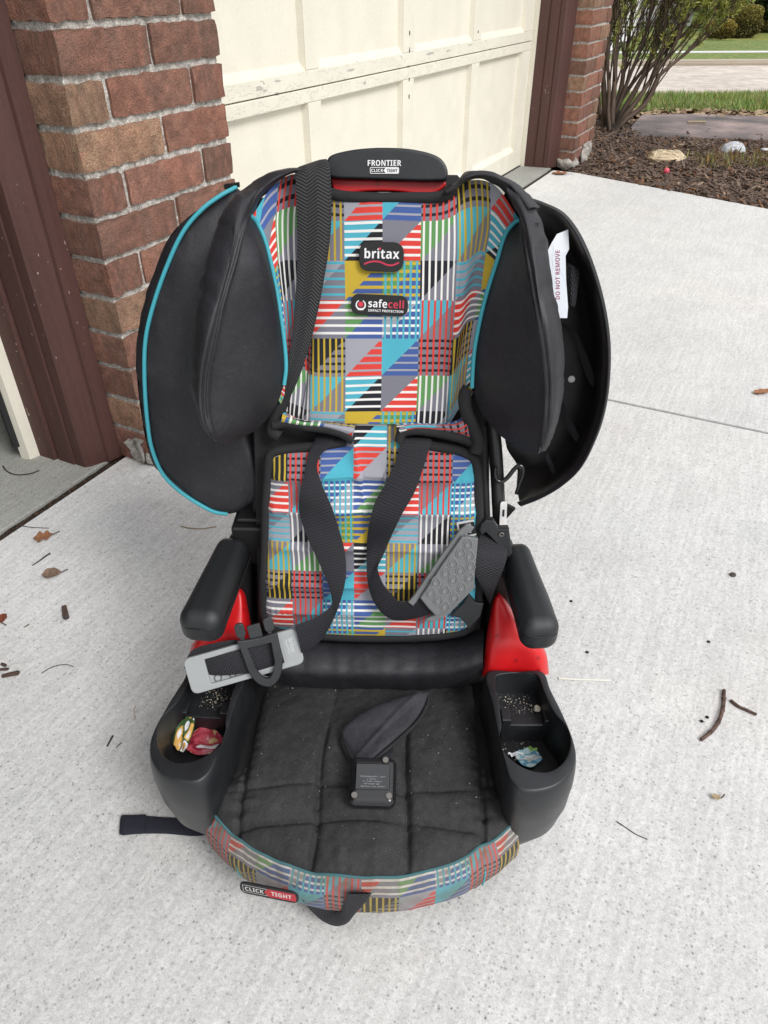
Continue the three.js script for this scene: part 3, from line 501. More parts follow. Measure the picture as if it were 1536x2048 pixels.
{
  const t = thing('brick_house', 'brick house with white porch posts at the far right beyond the lawn', 'house', [0, -.6, -39]), b = std({ map: brickMaps[2], color: lin(1, .9, .82), roughness: .9 }), w = std({ color: lin(.8, .8, .8), roughness: .6 });
  part('wall', bx(14.6, 28, -.4, 3.4, -8, 0), b, t);
  part('door', bx(17.45, 18.3, -.1, 2.0, 0, .03), std({ color: lin(.012, .016, .022), roughness: .3 }), t);
  for (const x of [17.0, 18.5, 21.2]) part('porch_post', bx(x, x + .3, -.3, 3.2, .1, .35, .01), w, t);
  const wd = part('window', bx(19.2, 20.6, .5, 2.1, 0, .06), w, t); part('pane', bx(19.3, 20.5, .6, 2.0, .06, .07), std({ color: lin(.02, .025, .03), roughness: .08 }), wd);
  part('porch_slab', bx(16.6, 22, -.6, -.32, 0, 1.4), M.walkPale, t); part('roof', bx(14, 28.6, 3.4, 3.7, -8.6, 1.6), std({ color: lin(.08, .075, .07), roughness: .9 }), t);
}

// ---------- car seat: materials ----------
const quilt = canvasTex(1024, 1024, (c) => {
  const T = 256, K = { teal: '#52b4c9', red: '#e2443b', yel: '#ccae38', blu: '#4661a2', grn: '#62995a', gry: '#80808c', lgt: '#a5a6b0', blk: '#1d1e26', wht: '#f2efec' };
  const cell = (i, j, ul, lr, o = {}) => {
    const x = i * T, y = j * T; c.save(); c.beginPath(); c.rect(x, y, T, T); c.clip();
    c.fillStyle = K[lr]; c.fillRect(x, y, T, T);
    c.fillStyle = K[ul]; c.beginPath(); c.moveTo(x, y); c.lineTo(x + T, y); c.lineTo(x, y + T); c.fill();
    const clipTo = (w) => { if (w === 'lr') { c.beginPath(); c.moveTo(x + T, y); c.lineTo(x + T, y + T); c.lineTo(x, y + T); c.clip(); } };
    if (o.h) { c.save(); clipTo(o.hw); c.fillStyle = K[o.h]; for (let k = 0; k < 5; k++) c.fillRect(x, y + (k + .12) * T / 5, T, T / 5 * (o.ht ?? .34)); c.restore(); }
    if (o.v) { c.save(); c.fillStyle = K[o.v]; for (let k = 0; k < 6; k++) c.fillRect(x + (k + .3) * T / 6, y, T / 6 * .34, T); c.restore(); }
    c.restore();
  };
  cell(0, 0, 'blk', 'gry', { h: 'blk', v: 'yel', hw: 'lr' }); cell(0, 1, 'teal', 'gry', { v: 'yel' }); cell(0, 2, 'lgt', 'gry', { h: 'teal', ht: .3 }); cell(0, 3, 'red', 'gry', { h: 'wht' });
  cell(1, 0, 'lgt', 'red', { h: 'lgt', hw: 'lr', ht: .28 }); cell(1, 1, 'teal', 'blk', { h: 'wht' }); cell(1, 2, 'yel', 'blu', { h: 'yel', hw: 'lr', ht: .42 }); cell(1, 3, 'grn', 'blu', { h: 'wht' });
  cell(2, 0, 'teal', 'blu', { h: 'lgt', hw: 'lr', ht: .26 }); cell(2, 1, 'gry', 'red', { h: 'wht', hw: 'lr' }); cell(2, 2, 'grn', 'blu', { h: 'yel', v: 'teal', ht: .4 }); cell(2, 3, 'lgt', 'blu', { h: 'wht', v: 'teal' });
  cell(3, 0, 'gry', 'gry', { h: 'blk', v: 'red' }); cell(3, 1, 'grn', 'gry', { v: 'wht' }); cell(3, 2, 'blk', 'gry', { v: 'wht' }); cell(3, 3, 'teal', 'gry', { v: 'red' });
});
const TILE = .167;
const weave = dataTex(256, 256, (u, v, x, y) => 110 + 60 * ((x + y) % 8 < 4 ? 1 : 0) * ((x - y + 256) % 8 < 4 ? 1 : .4) + 30 * (n256(u, v) - .5), { data: true });
const clothFade = (seed) => null;
M.print = phy({ map: quilt, roughness: .82, sheen: .05, bumpMap: rep(weave, 14, 14), bumpScale: .0004 });
M.printTurn = phy({ map: quilt, roughness: .85, sheen: .05, bumpMap: rep(weave, 14, 14), bumpScale: .0004, color: lin(.96, .96, .96) });
M.printWorn = phy({ map: canvasTex(1024, 1024, (c) => { c.drawImage(quilt.image, 0, 0); c.fillStyle = 'rgba(150,142,136,.33)'; c.fillRect(0, 0, 1024, 1024); const r = rngOf(19); for (let k = 0; k < 260; k++) { c.fillStyle = `rgba(${70 + 60 * r()},${64 + 50 * r()},60,.07)`; c.beginPath(); c.arc(r() * 1024, r() * 1024, 20 + 60 * r(), 0, 7); c.fill(); } }), roughness: .7, color: lin(.85, .83, .82), sheen: .2, bumpMap: rep(weave, 14, 14), bumpScale: .0004 });
const blackMap = dataTex(1024, 1024, (u, v, x, y) => {
  const a = n8(u, v) * .5 + n16(u, v) * .3 + n64(u, v) * .2, b = n256(u, v), dust = n512(u, v) > .985 && n64(u, v) > .5 ? 1 : 0, sc = n512(u * .9 + .2, v * .06) > .985 && n32(u, v) > .66 ? .22 : 0;
  const k = 36 + 18 * (a - .5) + 9 * (b - .5); return [mix(k + 1, 150, dust * .7 + sc), mix(k, 146, dust * .7 + sc), mix(k + 5, 146, dust * .7 + sc)];
});
const softBump = dataTex(512, 512, (u, v) => 128 + 90 * (n16(u, v) - .5) + 70 * (n32(u, v * .7) - .5) + 30 * (n128(u, v) - .5), { data: true });
M.cloth = phy({ map: rep(blackMap, 3, 3), roughness: .56, sheen: .6, sheenRoughness: .35, sheenColor: lin(.11, .11, .125), bumpMap: rep(softBump, 5, 5), bumpScale: .0008 });
M.clothDusty = phy({ map: rep(dataTex(1024, 1024, (u, v) => { const a = n8(u, v) * .45 + n16(u, v) * .3 + n64(u, v) * .25, b = n256(u, v), d = n512(u, v) > .975 && n64(u, v) > .62 ? 1 : 0, e = n256(u + .4, v) > .986 ? .7 : 0; const k = 45 + 26 * (a - .5) + 11 * (b - .5); const m = Math.max(d, e) * .4; return [mix(k + 1, 176, m), mix(k + .5, 170, m), mix(k + 1.5, 165, m)]; }), 2.6, 2.6), roughness: .84, sheen: .35, sheenRoughness: .5, sheenColor: lin(.07, .07, .08), bumpMap: rep(softBump, 4, 4), bumpScale: .0022 });
M.binding = std({ color: lin(.014, .014, .016), roughness: .75, bumpMap: rep(weave, 60, 60), bumpScale: .0004 });
M.teal = std({ color: lin(.055, .38, .46), roughness: .6 });
M.tealDirty = std({ color: lin(.05, .14, .155), roughness: .8 });
const hide = dataTex(512, 512, (u, v) => 128 + 60 * (n256(u, v) - .5) + 50 * (n512(u, v) - .5), { data: true });
const dustMap = dataTex(1024, 1024, (u, v) => { const s = n512(u, v) > .988 && n32(u, v) > .55 ? 1 : 0, a = n16(u, v), f = n256(u, v); const k = 32 + 11 * (a - .5) + 5 * (f - .5); return [mix(k, 165, s * .8), mix(k + 2, 162, s * .8), mix(k + 5, 155, s * .8)]; });
M.plastic = phy({ map: rep(dustMap, 4, 4), roughness: .42, bumpMap: rep(hide, 10, 10), bumpScale: .0003, clearcoat: .12, clearcoatRoughness: .4 });
M.plasticDark = phy({ color: lin(.008, .008, .009), roughness: .5, bumpMap: rep(hide, 10, 10), bumpScale: .0003 });
M.plasticGloss = phy({ color: lin(.012, .012, .014), roughness: .22, clearcoat: .4, clearcoatRoughness: .15 });
M.redPlastic = phy({ map: dataTex(256, 256, (u, v) => { const k = 1 + .08 * (n16(u, v) - .5), s = n256(u, v) > .985 ? .7 : 1; return [206 * k * s, 20 * k * s, 26 * k * s]; }), roughness: .42, clearcoat: .15, clearcoatRoughness: .3 });
M.greyRubber = phy({ color: lin(.16, .165, .17), roughness: .55, bumpMap: rep(softBump, 8, 8), bumpScale: .0006 });
M.greyClear = phy({ color: lin(.33, .345, .35), roughness: .4, clearcoat: .25, clearcoatRoughness: .35 });
const webBump = dataTex(256, 256, (u, v, x, y) => { const r = Math.floor(y / 16), xx = (x + (r % 2) * 16) % 32 - 16, yy = y % 16 - 8; return 40 + 200 * Math.max(0, 1 - Math.hypot(xx / 15, yy / 8)); }, { data: true });
const webMap = dataTex(256, 256, (u, v, x, y) => { const r = Math.floor(y / 16), xx = (x + (r % 2) * 16) % 32 - 16, yy = y % 16 - 8, k = Math.max(0, 1 - Math.hypot(xx / 15, yy / 8)); return [12 + 52 * k, 12 + 53 * k, 17 + 60 * k]; });
M.web = phy({ map: rep(webMap, 24, 36), bumpMap: rep(webBump, 24, 36), bumpScale: .0011, roughness: .6, sheen: .2 });
const herr = (f) => (u, v, x, y) => { const col = Math.floor(x / 32), xx = x % 32, s = col % 2 ? xx : 31 - xx; return f(((y + s * 1.0) % 16) / 16); };
M.herring = phy({ map: rep(dataTex(256, 256, herr((k) => { const a = 18 + 40 * Math.sin(k * Math.PI); return [a, a, a + 2]; })), 14, 18), bumpMap: rep(dataTex(256, 256, herr((k) => 255 * Math.sin(k * Math.PI)), { data: true }), 14, 18), bumpScale: .0009, roughness: .7 });
M.whiteInk = std({ color: lin(.85, .85, .85), roughness: .5 });
M.steel = std({ color: lin(.06, .06, .062), metalness: .6, roughness: .38 });
M.zinc = std({ color: lin(.2, .19, .18), metalness: .5, roughness: .6 });

// ---------- car seat ----------
const seat = thing('car_seat', 'child car seat with patchwork print, black wings and red side panels on the driveway', 'car seat', [-.015, 0, -.62], -2 * Math.PI / 180);
const BN = [0, .2962, .9551], MX = (p) => [-.016 - p[0], p[1], p[2]];
const zBack = (y) => -.06 - .31 * (y - .19);
const mirror = (a) => a.map(MX);
const wrinkle = (amp, f, st = 4) => (u, v, p) => amp * fbm(p.x * f, p.y * f * .6, p.z * f, st);

// back structure
{
  const rows = []; for (let k = 0; k <= 8; k++) { const y = .09 + .6 * k / 8, w = mix(.155, .135, k / 8), z = zBack(y); rows.push([[-w - .008, y, z - .012], [-.06, y, z - .022], [.05, y, z - .022], [w - .008, y, z - .012], [w - .012, y, z - .075], [-.008, y, z - .09], [-w - .004, y, z - .075]]); }
  const rails = rows[0].map((_, i) => rows.map((r) => r[i]));
  const shell = part('back_shell', loft(rails, 40, 24, { closeU: true }), M.plasticDark, seat);
  part('back_lining', loft([rows.map((r) => [r[0][0] + .004, r[0][1], r[0][2] + .014]).slice(1), rows.map((r) => [-.008, r[0][1], r[1][2] + .012]).slice(1), rows.map((r) => [r[3][0] - .004, r[3][1], r[3][2] + .014]).slice(1)], 16, 40, { disp: wrinkle(.003, 30) }), M.binding, shell);
}
// right side shell, its cover taken off
{
  const rim = [[0.162,0.7069,-0.2202],[0.1792,0.7034,-0.2092],[0.197,0.6977,-0.1954],[0.2104,0.686,-0.1838],[0.2241,0.6661,-0.1726],[0.2387,0.6371,-0.1636],[0.2516,0.6024,-0.1529],[0.2599,0.5667,-0.1418],[0.263,0.5243,-0.1286],[0.2604,0.4915,-0.1185],[0.2531,0.4634,-0.1098],[0.2404,0.4345,-0.1008],[0.2201,0.4137,-0.0944],[0.1977,0.3997,-0.09],[0.1759,0.3904,-0.0871]];
  const mid = [[0.1628,0.6997,-0.238],[0.1811,0.6886,-0.2446],[0.1998,0.675,-0.2454],[0.2146,0.6547,-0.249],[0.2283,0.631,-0.2517],[0.2416,0.5999,-0.2471],[0.2524,0.564,-0.2359],[0.2589,0.5298,-0.2253],[0.2618,0.4828,-0.2108],[0.2577,0.4517,-0.1961],[0.2486,0.4263,-0.1833],[0.2345,0.4033,-0.1661],[0.2153,0.3877,-0.1513],[0.1984,0.3779,-0.1382],[0.1793,0.3741,-0.1171]];
  const root = [[0.1553,0.6845,-0.2883],[0.162,0.6731,-0.2848],[0.1694,0.652,-0.2782],[0.1739,0.6305,-0.2716],[0.1772,0.6087,-0.2648],[0.1792,0.5808,-0.2562],[0.18,0.5524,-0.2473],[0.1796,0.5233,-0.2383],[0.1784,0.4875,-0.2272],[0.1745,0.4507,-0.2158],[0.171,0.4255,-0.208],[0.1683,0.4064,-0.2021],[0.1728,0.3968,-0.1991],[0.1844,0.3807,-0.1941],[0.1791,0.3757,-0.1376]];
  const inn = rim.map((p, i) => [p[0] - .004, p[1], p[2] - .008]);
  const back = mid.map((p) => [p[0] + .004, p[1] - .002, p[2] - .014]), rootB = root.map((p) => [p[0], p[1], p[2] - .01]);
  const g = mergeGeometries([loft([rim.map((p) => [p[0] + .0018, p[1], p[2] - .0015]), rim, inn, mid, root], 40, 80, {}), loft([rootB, back, rim.map((p) => [p[0] + .004, p[1], p[2] - .006]), rim.map((p) => [p[0] + .0018, p[1], p[2] - .0015])], 30, 80, {})]);
  const sh = part('side_shell', g, phy({ color: lin(.011, .011, .013), roughness: .42, bumpMap: rep(hide, 10, 10), bumpScale: .0003 }), seat, 'bare black plastic side shell with its padded cover missing');
  const strip = (L, R, n) => part(n, strap(L, R, 16, .0015), M.velcro ??= std({ color: lin(.03, .03, .034), roughness: 1, bumpMap: rep(weave, 40, 40), bumpScale: .001 }), sh);
  strip([[0.2198,0.5634,-0.2208],[0.2326,0.5535,-0.2177],[0.2472,0.5269,-0.2095],[0.2595,0.501,-0.2014],[0.2763,0.4812,-0.1953]], [[0.222,0.5657,-0.2215],[0.2383,0.5569,-0.2187],[0.2539,0.5327,-0.2112],[0.2677,0.504,-0.2024],[0.2766,0.4836,-0.196]], 'hook_strip');
  strip([[0.2268,0.4758,-0.1886],[0.2353,0.4495,-0.1804],[0.2425,0.4386,-0.1771],[0.2608,0.4173,-0.1705]], [[0.2289,0.4794,-0.1897],[0.2422,0.4556,-0.1823],[0.2509,0.4424,-0.1782],[0.2613,0.4192,-0.1711]], 'hook_strip');
  strip([[0.2111,0.4163,-0.1602],[0.2164,0.4052,-0.1567],[0.2252,0.3897,-0.1519]], [[0.2145,0.4207,-0.1615],[0.2225,0.4065,-0.1571],[0.2311,0.3879,-0.1513]], 'hook_strip');
  part('rivet_hole', new THREE.CylinderGeometry(.0042, .0042, .002, 18).rotateX(Math.PI / 2).translate(...[0.2389,0.5028,-0.2]), M.whiteInk, sh, 'small round hole letting the bright ground show');
  // sewn paper tag with red lettering
  const q = [[0.1959,0.6773,-0.1911],[0.2073,0.6817,-0.1924],[0.2101,0.6629,-0.1866],[0.2069,0.6561,-0.1845],[0.2096,0.6324,-0.1771],[0.2143,0.6052,-0.1687],[0.2143,0.5939,-0.1652],[0.2032,0.5938,-0.1652],[0.1979,0.6172,-0.1724],[0.1919,0.6422,-0.1802],[0.1876,0.6618,-0.1863],[0.1903,0.6676,-0.1881]];
  const O = V(q[0]), up = V([0.202,0.6812,-0.1923]).sub(V([0.2099,0.5939,-0.1652])).normalize(), nn = new THREE.Vector3(-.05, .3, .95).normalize(), xr = new THREE.Vector3().crossVectors(up, nn).normalize();
  const s2 = new THREE.Shape(q.map((p) => { const d = V(p).sub(O); return new THREE.Vector2(d.dot(xr), d.dot(up)); }));
  const tg = new THREE.ExtrudeGeometry(s2, { depth: .0004, bevelEnabled: false }); const bb = new THREE.Box3().setFromBufferAttribute(tg.attributes.position), uv = tg.attributes.uv, pp = tg.attributes.position;
  for (let k = 0; k < uv.count; k++) uv.setXY(k, (pp.getX(k) - bb.min.x) / (bb.max.x - bb.min.x), (pp.getY(k) - bb.min.y) / (bb.max.y - bb.min.y));
  tg.applyMatrix4(new THREE.Matrix4().makeBasis(xr, up, xr.clone().cross(up)).setPosition(O));
  const tt = canvasTex(256, 1024, (c, w, h) => { c.fillStyle = '#e6ebf3'; c.fillRect(0, 0, w, h); c.fillStyle = '#eef2f8'; c.fillRect(0, 0, w, 250); c.strokeStyle = 'rgba(150,160,178,.5)'; c.lineWidth = 3; for (let k = 0; k < 9; k++) { c.beginPath(); c.moveTo(r5() * w, r5() * h); c.lineTo(r5() * w, r5() * h); c.stroke(); } c.save(); c.translate(142, 800); c.rotate(-Math.PI / 2); c.fillStyle = '#96405a'; c.font = 'bold 74px sans-serif'; c.fillText('DO NOT REMOVE', 0, 0, 580); c.restore(); }, { wrap: false });
  part('care_tag', tg, std({ map: tt, roughness: .5 }), sh, 'pale paper tag lettered DO NOT REMOVE in dull red');
  const lp = part('web_loop', strap([[0.212,0.644,-0.2007],[0.2142,0.645,-0.189],[0.2177,0.6425,-0.1883],[0.2221,0.6415,-0.2]], [[0.2169,0.6026,-0.1879],[0.218,0.6046,-0.1765],[0.2215,0.6025,-0.1759],[0.2269,0.6037,-0.1883]], 24, .0025), M.web, sh);
  part('loop_fold', strap([[0.2111,0.6441,-0.1988],[0.2144,0.6471,-0.1857],[0.2242,0.6396,-0.1854]], [[0.2164,0.6043,-0.1864],[0.2184,0.6049,-0.1726],[0.2233,0.6032,-0.1741]], 20, .0025), M.web, sh);
}
function r5() { return rng(); }
// left side bolster, black cover with teal piping
{
  const out = [[-0.1628,0.7053,-0.2697],[-0.1807,0.6988,-0.2597],[-0.1961,0.691,-0.2513],[-0.2169,0.6796,-0.2418],[-0.2391,0.6601,-0.2317],[-0.2611,0.6218,-0.2199],[-0.28,0.579,-0.2066],[-0.2907,0.5381,-0.1939],[-0.2936,0.507,-0.1843],[-0.2933,0.4644,-0.1711],[-0.2904,0.4273,-0.1596],[-0.2836,0.4005,-0.1513],[-0.2591,0.3741,-0.1431],[-0.2254,0.3493,-0.1354],[-0.1954,0.3386,-0.1321],[-0.1667,0.3482,-0.1351],[-0.1495,0.3654,-0.1404],[-0.1442,0.3885,-0.1615],[-0.138,0.4114,-0.1986],[-0.1276,0.4575,-0.2229],[-0.1249,0.5186,-0.2419],[-0.1287,0.5771,-0.26],[-0.1383,0.633,-0.2773],[-0.1493,0.6783,-0.2814]];
  const g = pillow(out, { center: [-0.208,0.5179,-0.2116], normal: [.42, .25, .87], front: .034, back: .03, rings: 26, seg: 130, exp: 2.6, pow: .7, uvs: 1, disp: (p, t, a) => .0035 * fbm(p.x * 14, p.y * 14, p.z * 14) + .0022 * Math.sin(a * 190 + 3 * noi(a * 30, 0)) * Math.max(0, noi(a * 17, 3) + .15) * sstep(.78, .94, t) });
  const b = part('side_bolster', g, M.cloth, seat, 'left padded side bolster, black with teal piping');
  part('piping', tube([[-0.161,0.7079,-0.2626],[-0.1779,0.7014,-0.2485],[-0.1964,0.6906,-0.2352],[-0.2177,0.6704,-0.2229],[-0.2412,0.6322,-0.2081],[-0.2637,0.5843,-0.1932],[-0.2734,0.5547,-0.184],[-0.2791,0.5135,-0.1713],[-0.2811,0.4609,-0.155],[-0.2792,0.4278,-0.1457],[-0.2697,0.3965,-0.138],[-0.2545,0.3778,-0.1332],[-0.2346,0.3609,-0.13],[-0.2081,0.3446,-0.1279],[-0.1927,0.3405,-0.1296]], .0026, 120, 8), M.teal, b);
  const zp = []; for (let k = 0; k < 12; k++) { const a = [-0.1742,0.7079,-0.2625], c2 = [-0.158,0.7099,-0.2632]; const q = a.map((v, i) => mix(v, c2[i], k / 11)); zp.push(bx(q[0] - .0006, q[0] + .0006, q[1] - .002, q[1] + .003, q[2] - .002, q[2] + .002)); }
  part('zip_teeth', mergeGeometries(zp), M.plasticDark, b);
}
// head wings
const wingDisp = (seed) => (u, v, p, U, Vl) => { const rim = sstep(.45, .6, u) * (1 - sstep(.88, 1, u)); return -.0036 * Math.exp(-Math.pow((u - .335) / .011, 2)) + rim * (-.0022 * Math.pow(Math.max(0, noi(seed + 2, v * 30)), 1.5) + .0014 * noi(seed, v * 20) + .002 * noi(seed + 4, v * 8) + .0004 * noi(seed + 9, v * 60)) + (1 - rim) * .0025 * fbm(p.x * 16 + seed, p.y * 16, p.z * 16); };
function wing(rails, name, seed, label, flip) {
  const g = loft(rails, 72, 110, { disp: wingDisp(seed), flip });
  return part(name, g, M.cloth, seat, label);
}
{
  const L = wing([
    [[-0.1304,0.697,-0.1812],[-0.1181,0.6766,-0.1749],[-0.1104,0.6452,-0.1651],[-0.1049,0.6103,-0.1543],[-0.1009,0.5743,-0.1431],[-0.0998,0.5453,-0.1341],[-0.1068,0.5154,-0.1249],[-0.1217,0.492,-0.1176],[-0.1361,0.4829,-0.1008],[-0.1483,0.4838,-0.0811]],
    [[-0.1273,0.6996,-0.163],[-0.1229,0.691,-0.1503],[-0.1152,0.6734,-0.1248],[-0.1123,0.6314,-0.1118],[-0.1156,0.5877,-0.0983],[-0.1231,0.5473,-0.0858],[-0.136,0.5117,-0.0747],[-0.1552,0.4894,-0.0628]],
    [[-0.1269,0.7049,-0.1496],[-0.1285,0.6994,-0.1279],[-0.1335,0.6774,-0.1031],[-0.1469,0.6402,-0.0746],[-0.1552,0.6088,-0.0598],[-0.1654,0.574,-0.049],[-0.1686,0.5407,-0.0387],[-0.1651,0.5186,-0.0319],[-0.1618,0.4978,-0.0474]],
    [[-0.1205,0.7258,-0.1761],[-0.1331,0.7137,-0.1374],[-0.14,0.6772,-0.096],[-0.1527,0.6419,-0.0701],[-0.1616,0.6117,-0.0527],[-0.1709,0.5773,-0.0421],[-0.1737,0.5443,-0.0318],[-0.169,0.5255,-0.026],[-0.1672,0.4983,-0.0476]],
    [[-0.1282,0.7254,-0.196],[-0.1436,0.7166,-0.1612],[-0.1552,0.7024,-0.1438],[-0.1634,0.6768,-0.1159],[-0.1692,0.6484,-0.0921],[-0.1755,0.6199,-0.0783],[-0.1835,0.5856,-0.0676],[-0.1869,0.5586,-0.0593],[-0.1823,0.5315,-0.0509],[-0.1753,0.5131,-0.0452],[-0.1703,0.4953,-0.0546]],
    [[-0.131,0.7205,-0.2144],[-0.1484,0.7082,-0.1906],[-0.162,0.6821,-0.1825],[-0.1743,0.648,-0.172],[-0.1853,0.6128,-0.1611],[-0.1951,0.5818,-0.1515],[-0.2011,0.5516,-0.1421],[-0.2035,0.5217,-0.1328],[-0.1991,0.4905,-0.1232],[-0.1901,0.469,-0.1165],[-0.1728,0.4701,-0.0968]],
    [[-0.1289,0.7019,-0.2287],[-0.1245,0.6773,-0.221],[-0.1209,0.6367,-0.2085],[-0.12,0.5948,-0.1955],[-0.1203,0.5514,-0.182],[-0.1239,0.512,-0.1698],[-0.1347,0.4772,-0.159],[-0.1541,0.4593,-0.1535],[-0.1834,0.4508,-0.1408]]], 'head_wing', 3, null);
  part('seam', tube([[-0.1265,0.705,-0.1476],[-0.1284,0.6993,-0.1269],[-0.1335,0.6774,-0.1031],[-0.1467,0.6406,-0.0737],[-0.1549,0.6091,-0.0589],[-0.1652,0.5744,-0.0482],[-0.1683,0.5411,-0.0378],[-0.1649,0.5181,-0.0307]], .0011, 90, 6), M.binding, L);
  part('piping', tube([[-0.1292,0.7012,-0.1685],[-0.1241,0.6914,-0.1754],[-0.1174,0.6777,-0.1712],[-0.1097,0.6464,-0.1615],[-0.1042,0.6116,-0.1507],[-0.1002,0.5759,-0.1396],[-0.0992,0.5469,-0.1306],[-0.1022,0.5281,-0.1248]], .0024, 90, 8), M.teal, L);
  const R = wing([
    [[0.1532,0.6943,-0.1803],[0.1394,0.6821,-0.1765],[0.1315,0.6553,-0.1682],[0.1225,0.6244,-0.1587],[0.1164,0.5967,-0.1501],[0.1118,0.5657,-0.1405],[0.1117,0.534,-0.1306],[0.1181,0.5069,-0.1222],[0.138,0.4851,-0.1015],[0.161,0.4784,-0.0794]],
    [[0.1513,0.697,-0.1622],[0.1493,0.6876,-0.1493],[0.1461,0.6702,-0.1239],[0.1429,0.6284,-0.1109],[0.1415,0.585,-0.0975],[0.1417,0.55,-0.0866],[0.1492,0.515,-0.0758],[0.1703,0.4834,-0.0609]],
    [[0.1502,0.7024,-0.1488],[0.1508,0.694,-0.1262],[0.1537,0.6768,-0.1029],[0.159,0.6511,-0.0829],[0.1655,0.6247,-0.0648],[0.1729,0.5939,-0.0552],[0.1777,0.5655,-0.0464],[0.1786,0.5298,-0.0353],[0.179,0.4923,-0.0457]],
    [[0.1362,0.7248,-0.1758],[0.1522,0.7113,-0.1366],[0.1593,0.6839,-0.1031],[0.165,0.6527,-0.0784],[0.1737,0.6259,-0.0621],[0.1802,0.5952,-0.0526],[0.1844,0.564,-0.0429],[0.185,0.5333,-0.0334],[0.1832,0.4934,-0.046]],
    [[0.1424,0.7252,-0.1959],[0.1595,0.7178,-0.1686],[0.1674,0.706,-0.15],[0.1717,0.6884,-0.1295],[0.1775,0.6491,-0.0973],[0.1859,0.6195,-0.0781],[0.1913,0.5914,-0.0694],[0.1946,0.5542,-0.0579],[0.1937,0.5298,-0.0503],[0.1901,0.5115,-0.0447],[0.1873,0.4898,-0.0529]],
    [[0.1429,0.7193,-0.2141],[0.1637,0.7075,-0.2004],[0.1744,0.6882,-0.1845],[0.1813,0.6548,-0.1741],[0.189,0.6204,-0.1634],[0.1976,0.5891,-0.1537],[0.2032,0.5563,-0.1436],[0.2067,0.5167,-0.1313],[0.205,0.4896,-0.1229],[0.2007,0.4727,-0.1176],[0.1859,0.4646,-0.0951]],
    [[0.1373,0.7006,-0.2383],[0.1388,0.6759,-0.2306],[0.1381,0.6404,-0.2196],[0.1349,0.5986,-0.2067],[0.1344,0.5553,-0.1932],[0.1369,0.5104,-0.1793],[0.1449,0.4758,-0.1686],[0.1644,0.4553,-0.1622],[0.193,0.4448,-0.139]]].map((r) => r), 'head_wing', 8, null, true);
  part('seam', tube([[0.1499,0.7024,-0.1469],[0.1507,0.6938,-0.1252],[0.1537,0.6768,-0.1029],[0.1587,0.6517,-0.0811],[0.1653,0.6251,-0.0639],[0.1727,0.5943,-0.0543],[0.1775,0.5659,-0.0455],[0.1784,0.5303,-0.0345],[0.1795,0.5021,-0.0387]], .0011, 90, 6), M.binding, R);
  part('piping', tube([[0.1518,0.6986,-0.1677],[0.1466,0.6924,-0.1758],[0.1389,0.6831,-0.1728],[0.131,0.6564,-0.1646],[0.1221,0.6257,-0.1551],[0.116,0.5981,-0.1465],[0.1115,0.5673,-0.137],[0.1105,0.541,-0.1288],[0.1106,0.5271,-0.1245]], .0024, 90, 8), M.teal, R);
  part('stitched_number', mergeGeometries([bx(-.003, .003, .002, .0028, 0, .0005), bx(-.003, -.0022, -.003, .002, 0, .0005), bx(.001, .0018, -.003, .002, 0, .0005)]).translate(...[0.1627,0.701,-0.1324]), M.velcro, R);
  // headrest rim
  const rim = part('head_rim', loft([[[0.0765,0.7111,-0.2095],[0.0844,0.7139,-0.2104],[0.0946,0.7233,-0.2133],[0.1125,0.728,-0.2148],[0.1348,0.7178,-0.2116],[0.1513,0.6986,-0.1677]], [[0.0745,0.7182,-0.1937],[0.0868,0.7241,-0.1956],[0.0953,0.7315,-0.1979],[0.1139,0.7342,-0.1987],[0.1375,0.7291,-0.1821],[0.1555,0.7145,-0.1426]], [[0.0738,0.7184,-0.2038],[0.0857,0.7258,-0.2061],[0.0948,0.7336,-0.2085],[0.1183,0.7351,-0.209],[0.1466,0.726,-0.2062],[0.1684,0.7118,-0.1618]], [[0.0755,0.7101,-0.2412],[0.089,0.7179,-0.2436],[0.0986,0.7251,-0.2459],[0.1221,0.7261,-0.2462],[0.1507,0.7161,-0.2431],[0.1742,0.6987,-0.2077]]], 20, 50, { disp: wrinkle(.003, 40), flip: true }), M.cloth, seat);
  part('head_rim', loft([[[-0.0478,0.7079,-0.2085],[-0.0593,0.7248,-0.2138],[-0.0838,0.7317,-0.2159],[-0.0996,0.7266,-0.2143],[-0.1192,0.7115,-0.2096],[-0.1282,0.6993,-0.1679]], [[-0.0471,0.7146,-0.1926],[-0.0572,0.7329,-0.1983],[-0.0797,0.7379,-0.1998],[-0.0982,0.7333,-0.1984],[-0.1166,0.7229,-0.1852],[-0.1294,0.7058,-0.1499]], [[-0.0491,0.7143,-0.2025],[-0.0582,0.7356,-0.2091],[-0.0793,0.7392,-0.2103],[-0.1006,0.7364,-0.2094],[-0.1245,0.7281,-0.2068],[-0.1461,0.7144,-0.1645]], [[-0.053,0.7058,-0.2399],[-0.0625,0.7272,-0.2465],[-0.0846,0.7305,-0.2475],[-0.1069,0.7275,-0.2466],[-0.1308,0.7183,-0.2438],[-0.1539,0.7014,-0.2085]]], 20, 50, { disp: wrinkle(.003, 40) }), M.cloth, seat);
  part('top_binding', tube([[-0.0513,0.7144,-0.2086],[-0.0379,0.7112,-0.2076],[-0.011,0.7094,-0.207],[0.0122,0.709,-0.2069],[0.0427,0.7095,-0.2071],[0.0652,0.7101,-0.2072],[0.0763,0.7129,-0.2081],[0.0841,0.719,-0.21]], .006, 70, 10), M.binding, rim);
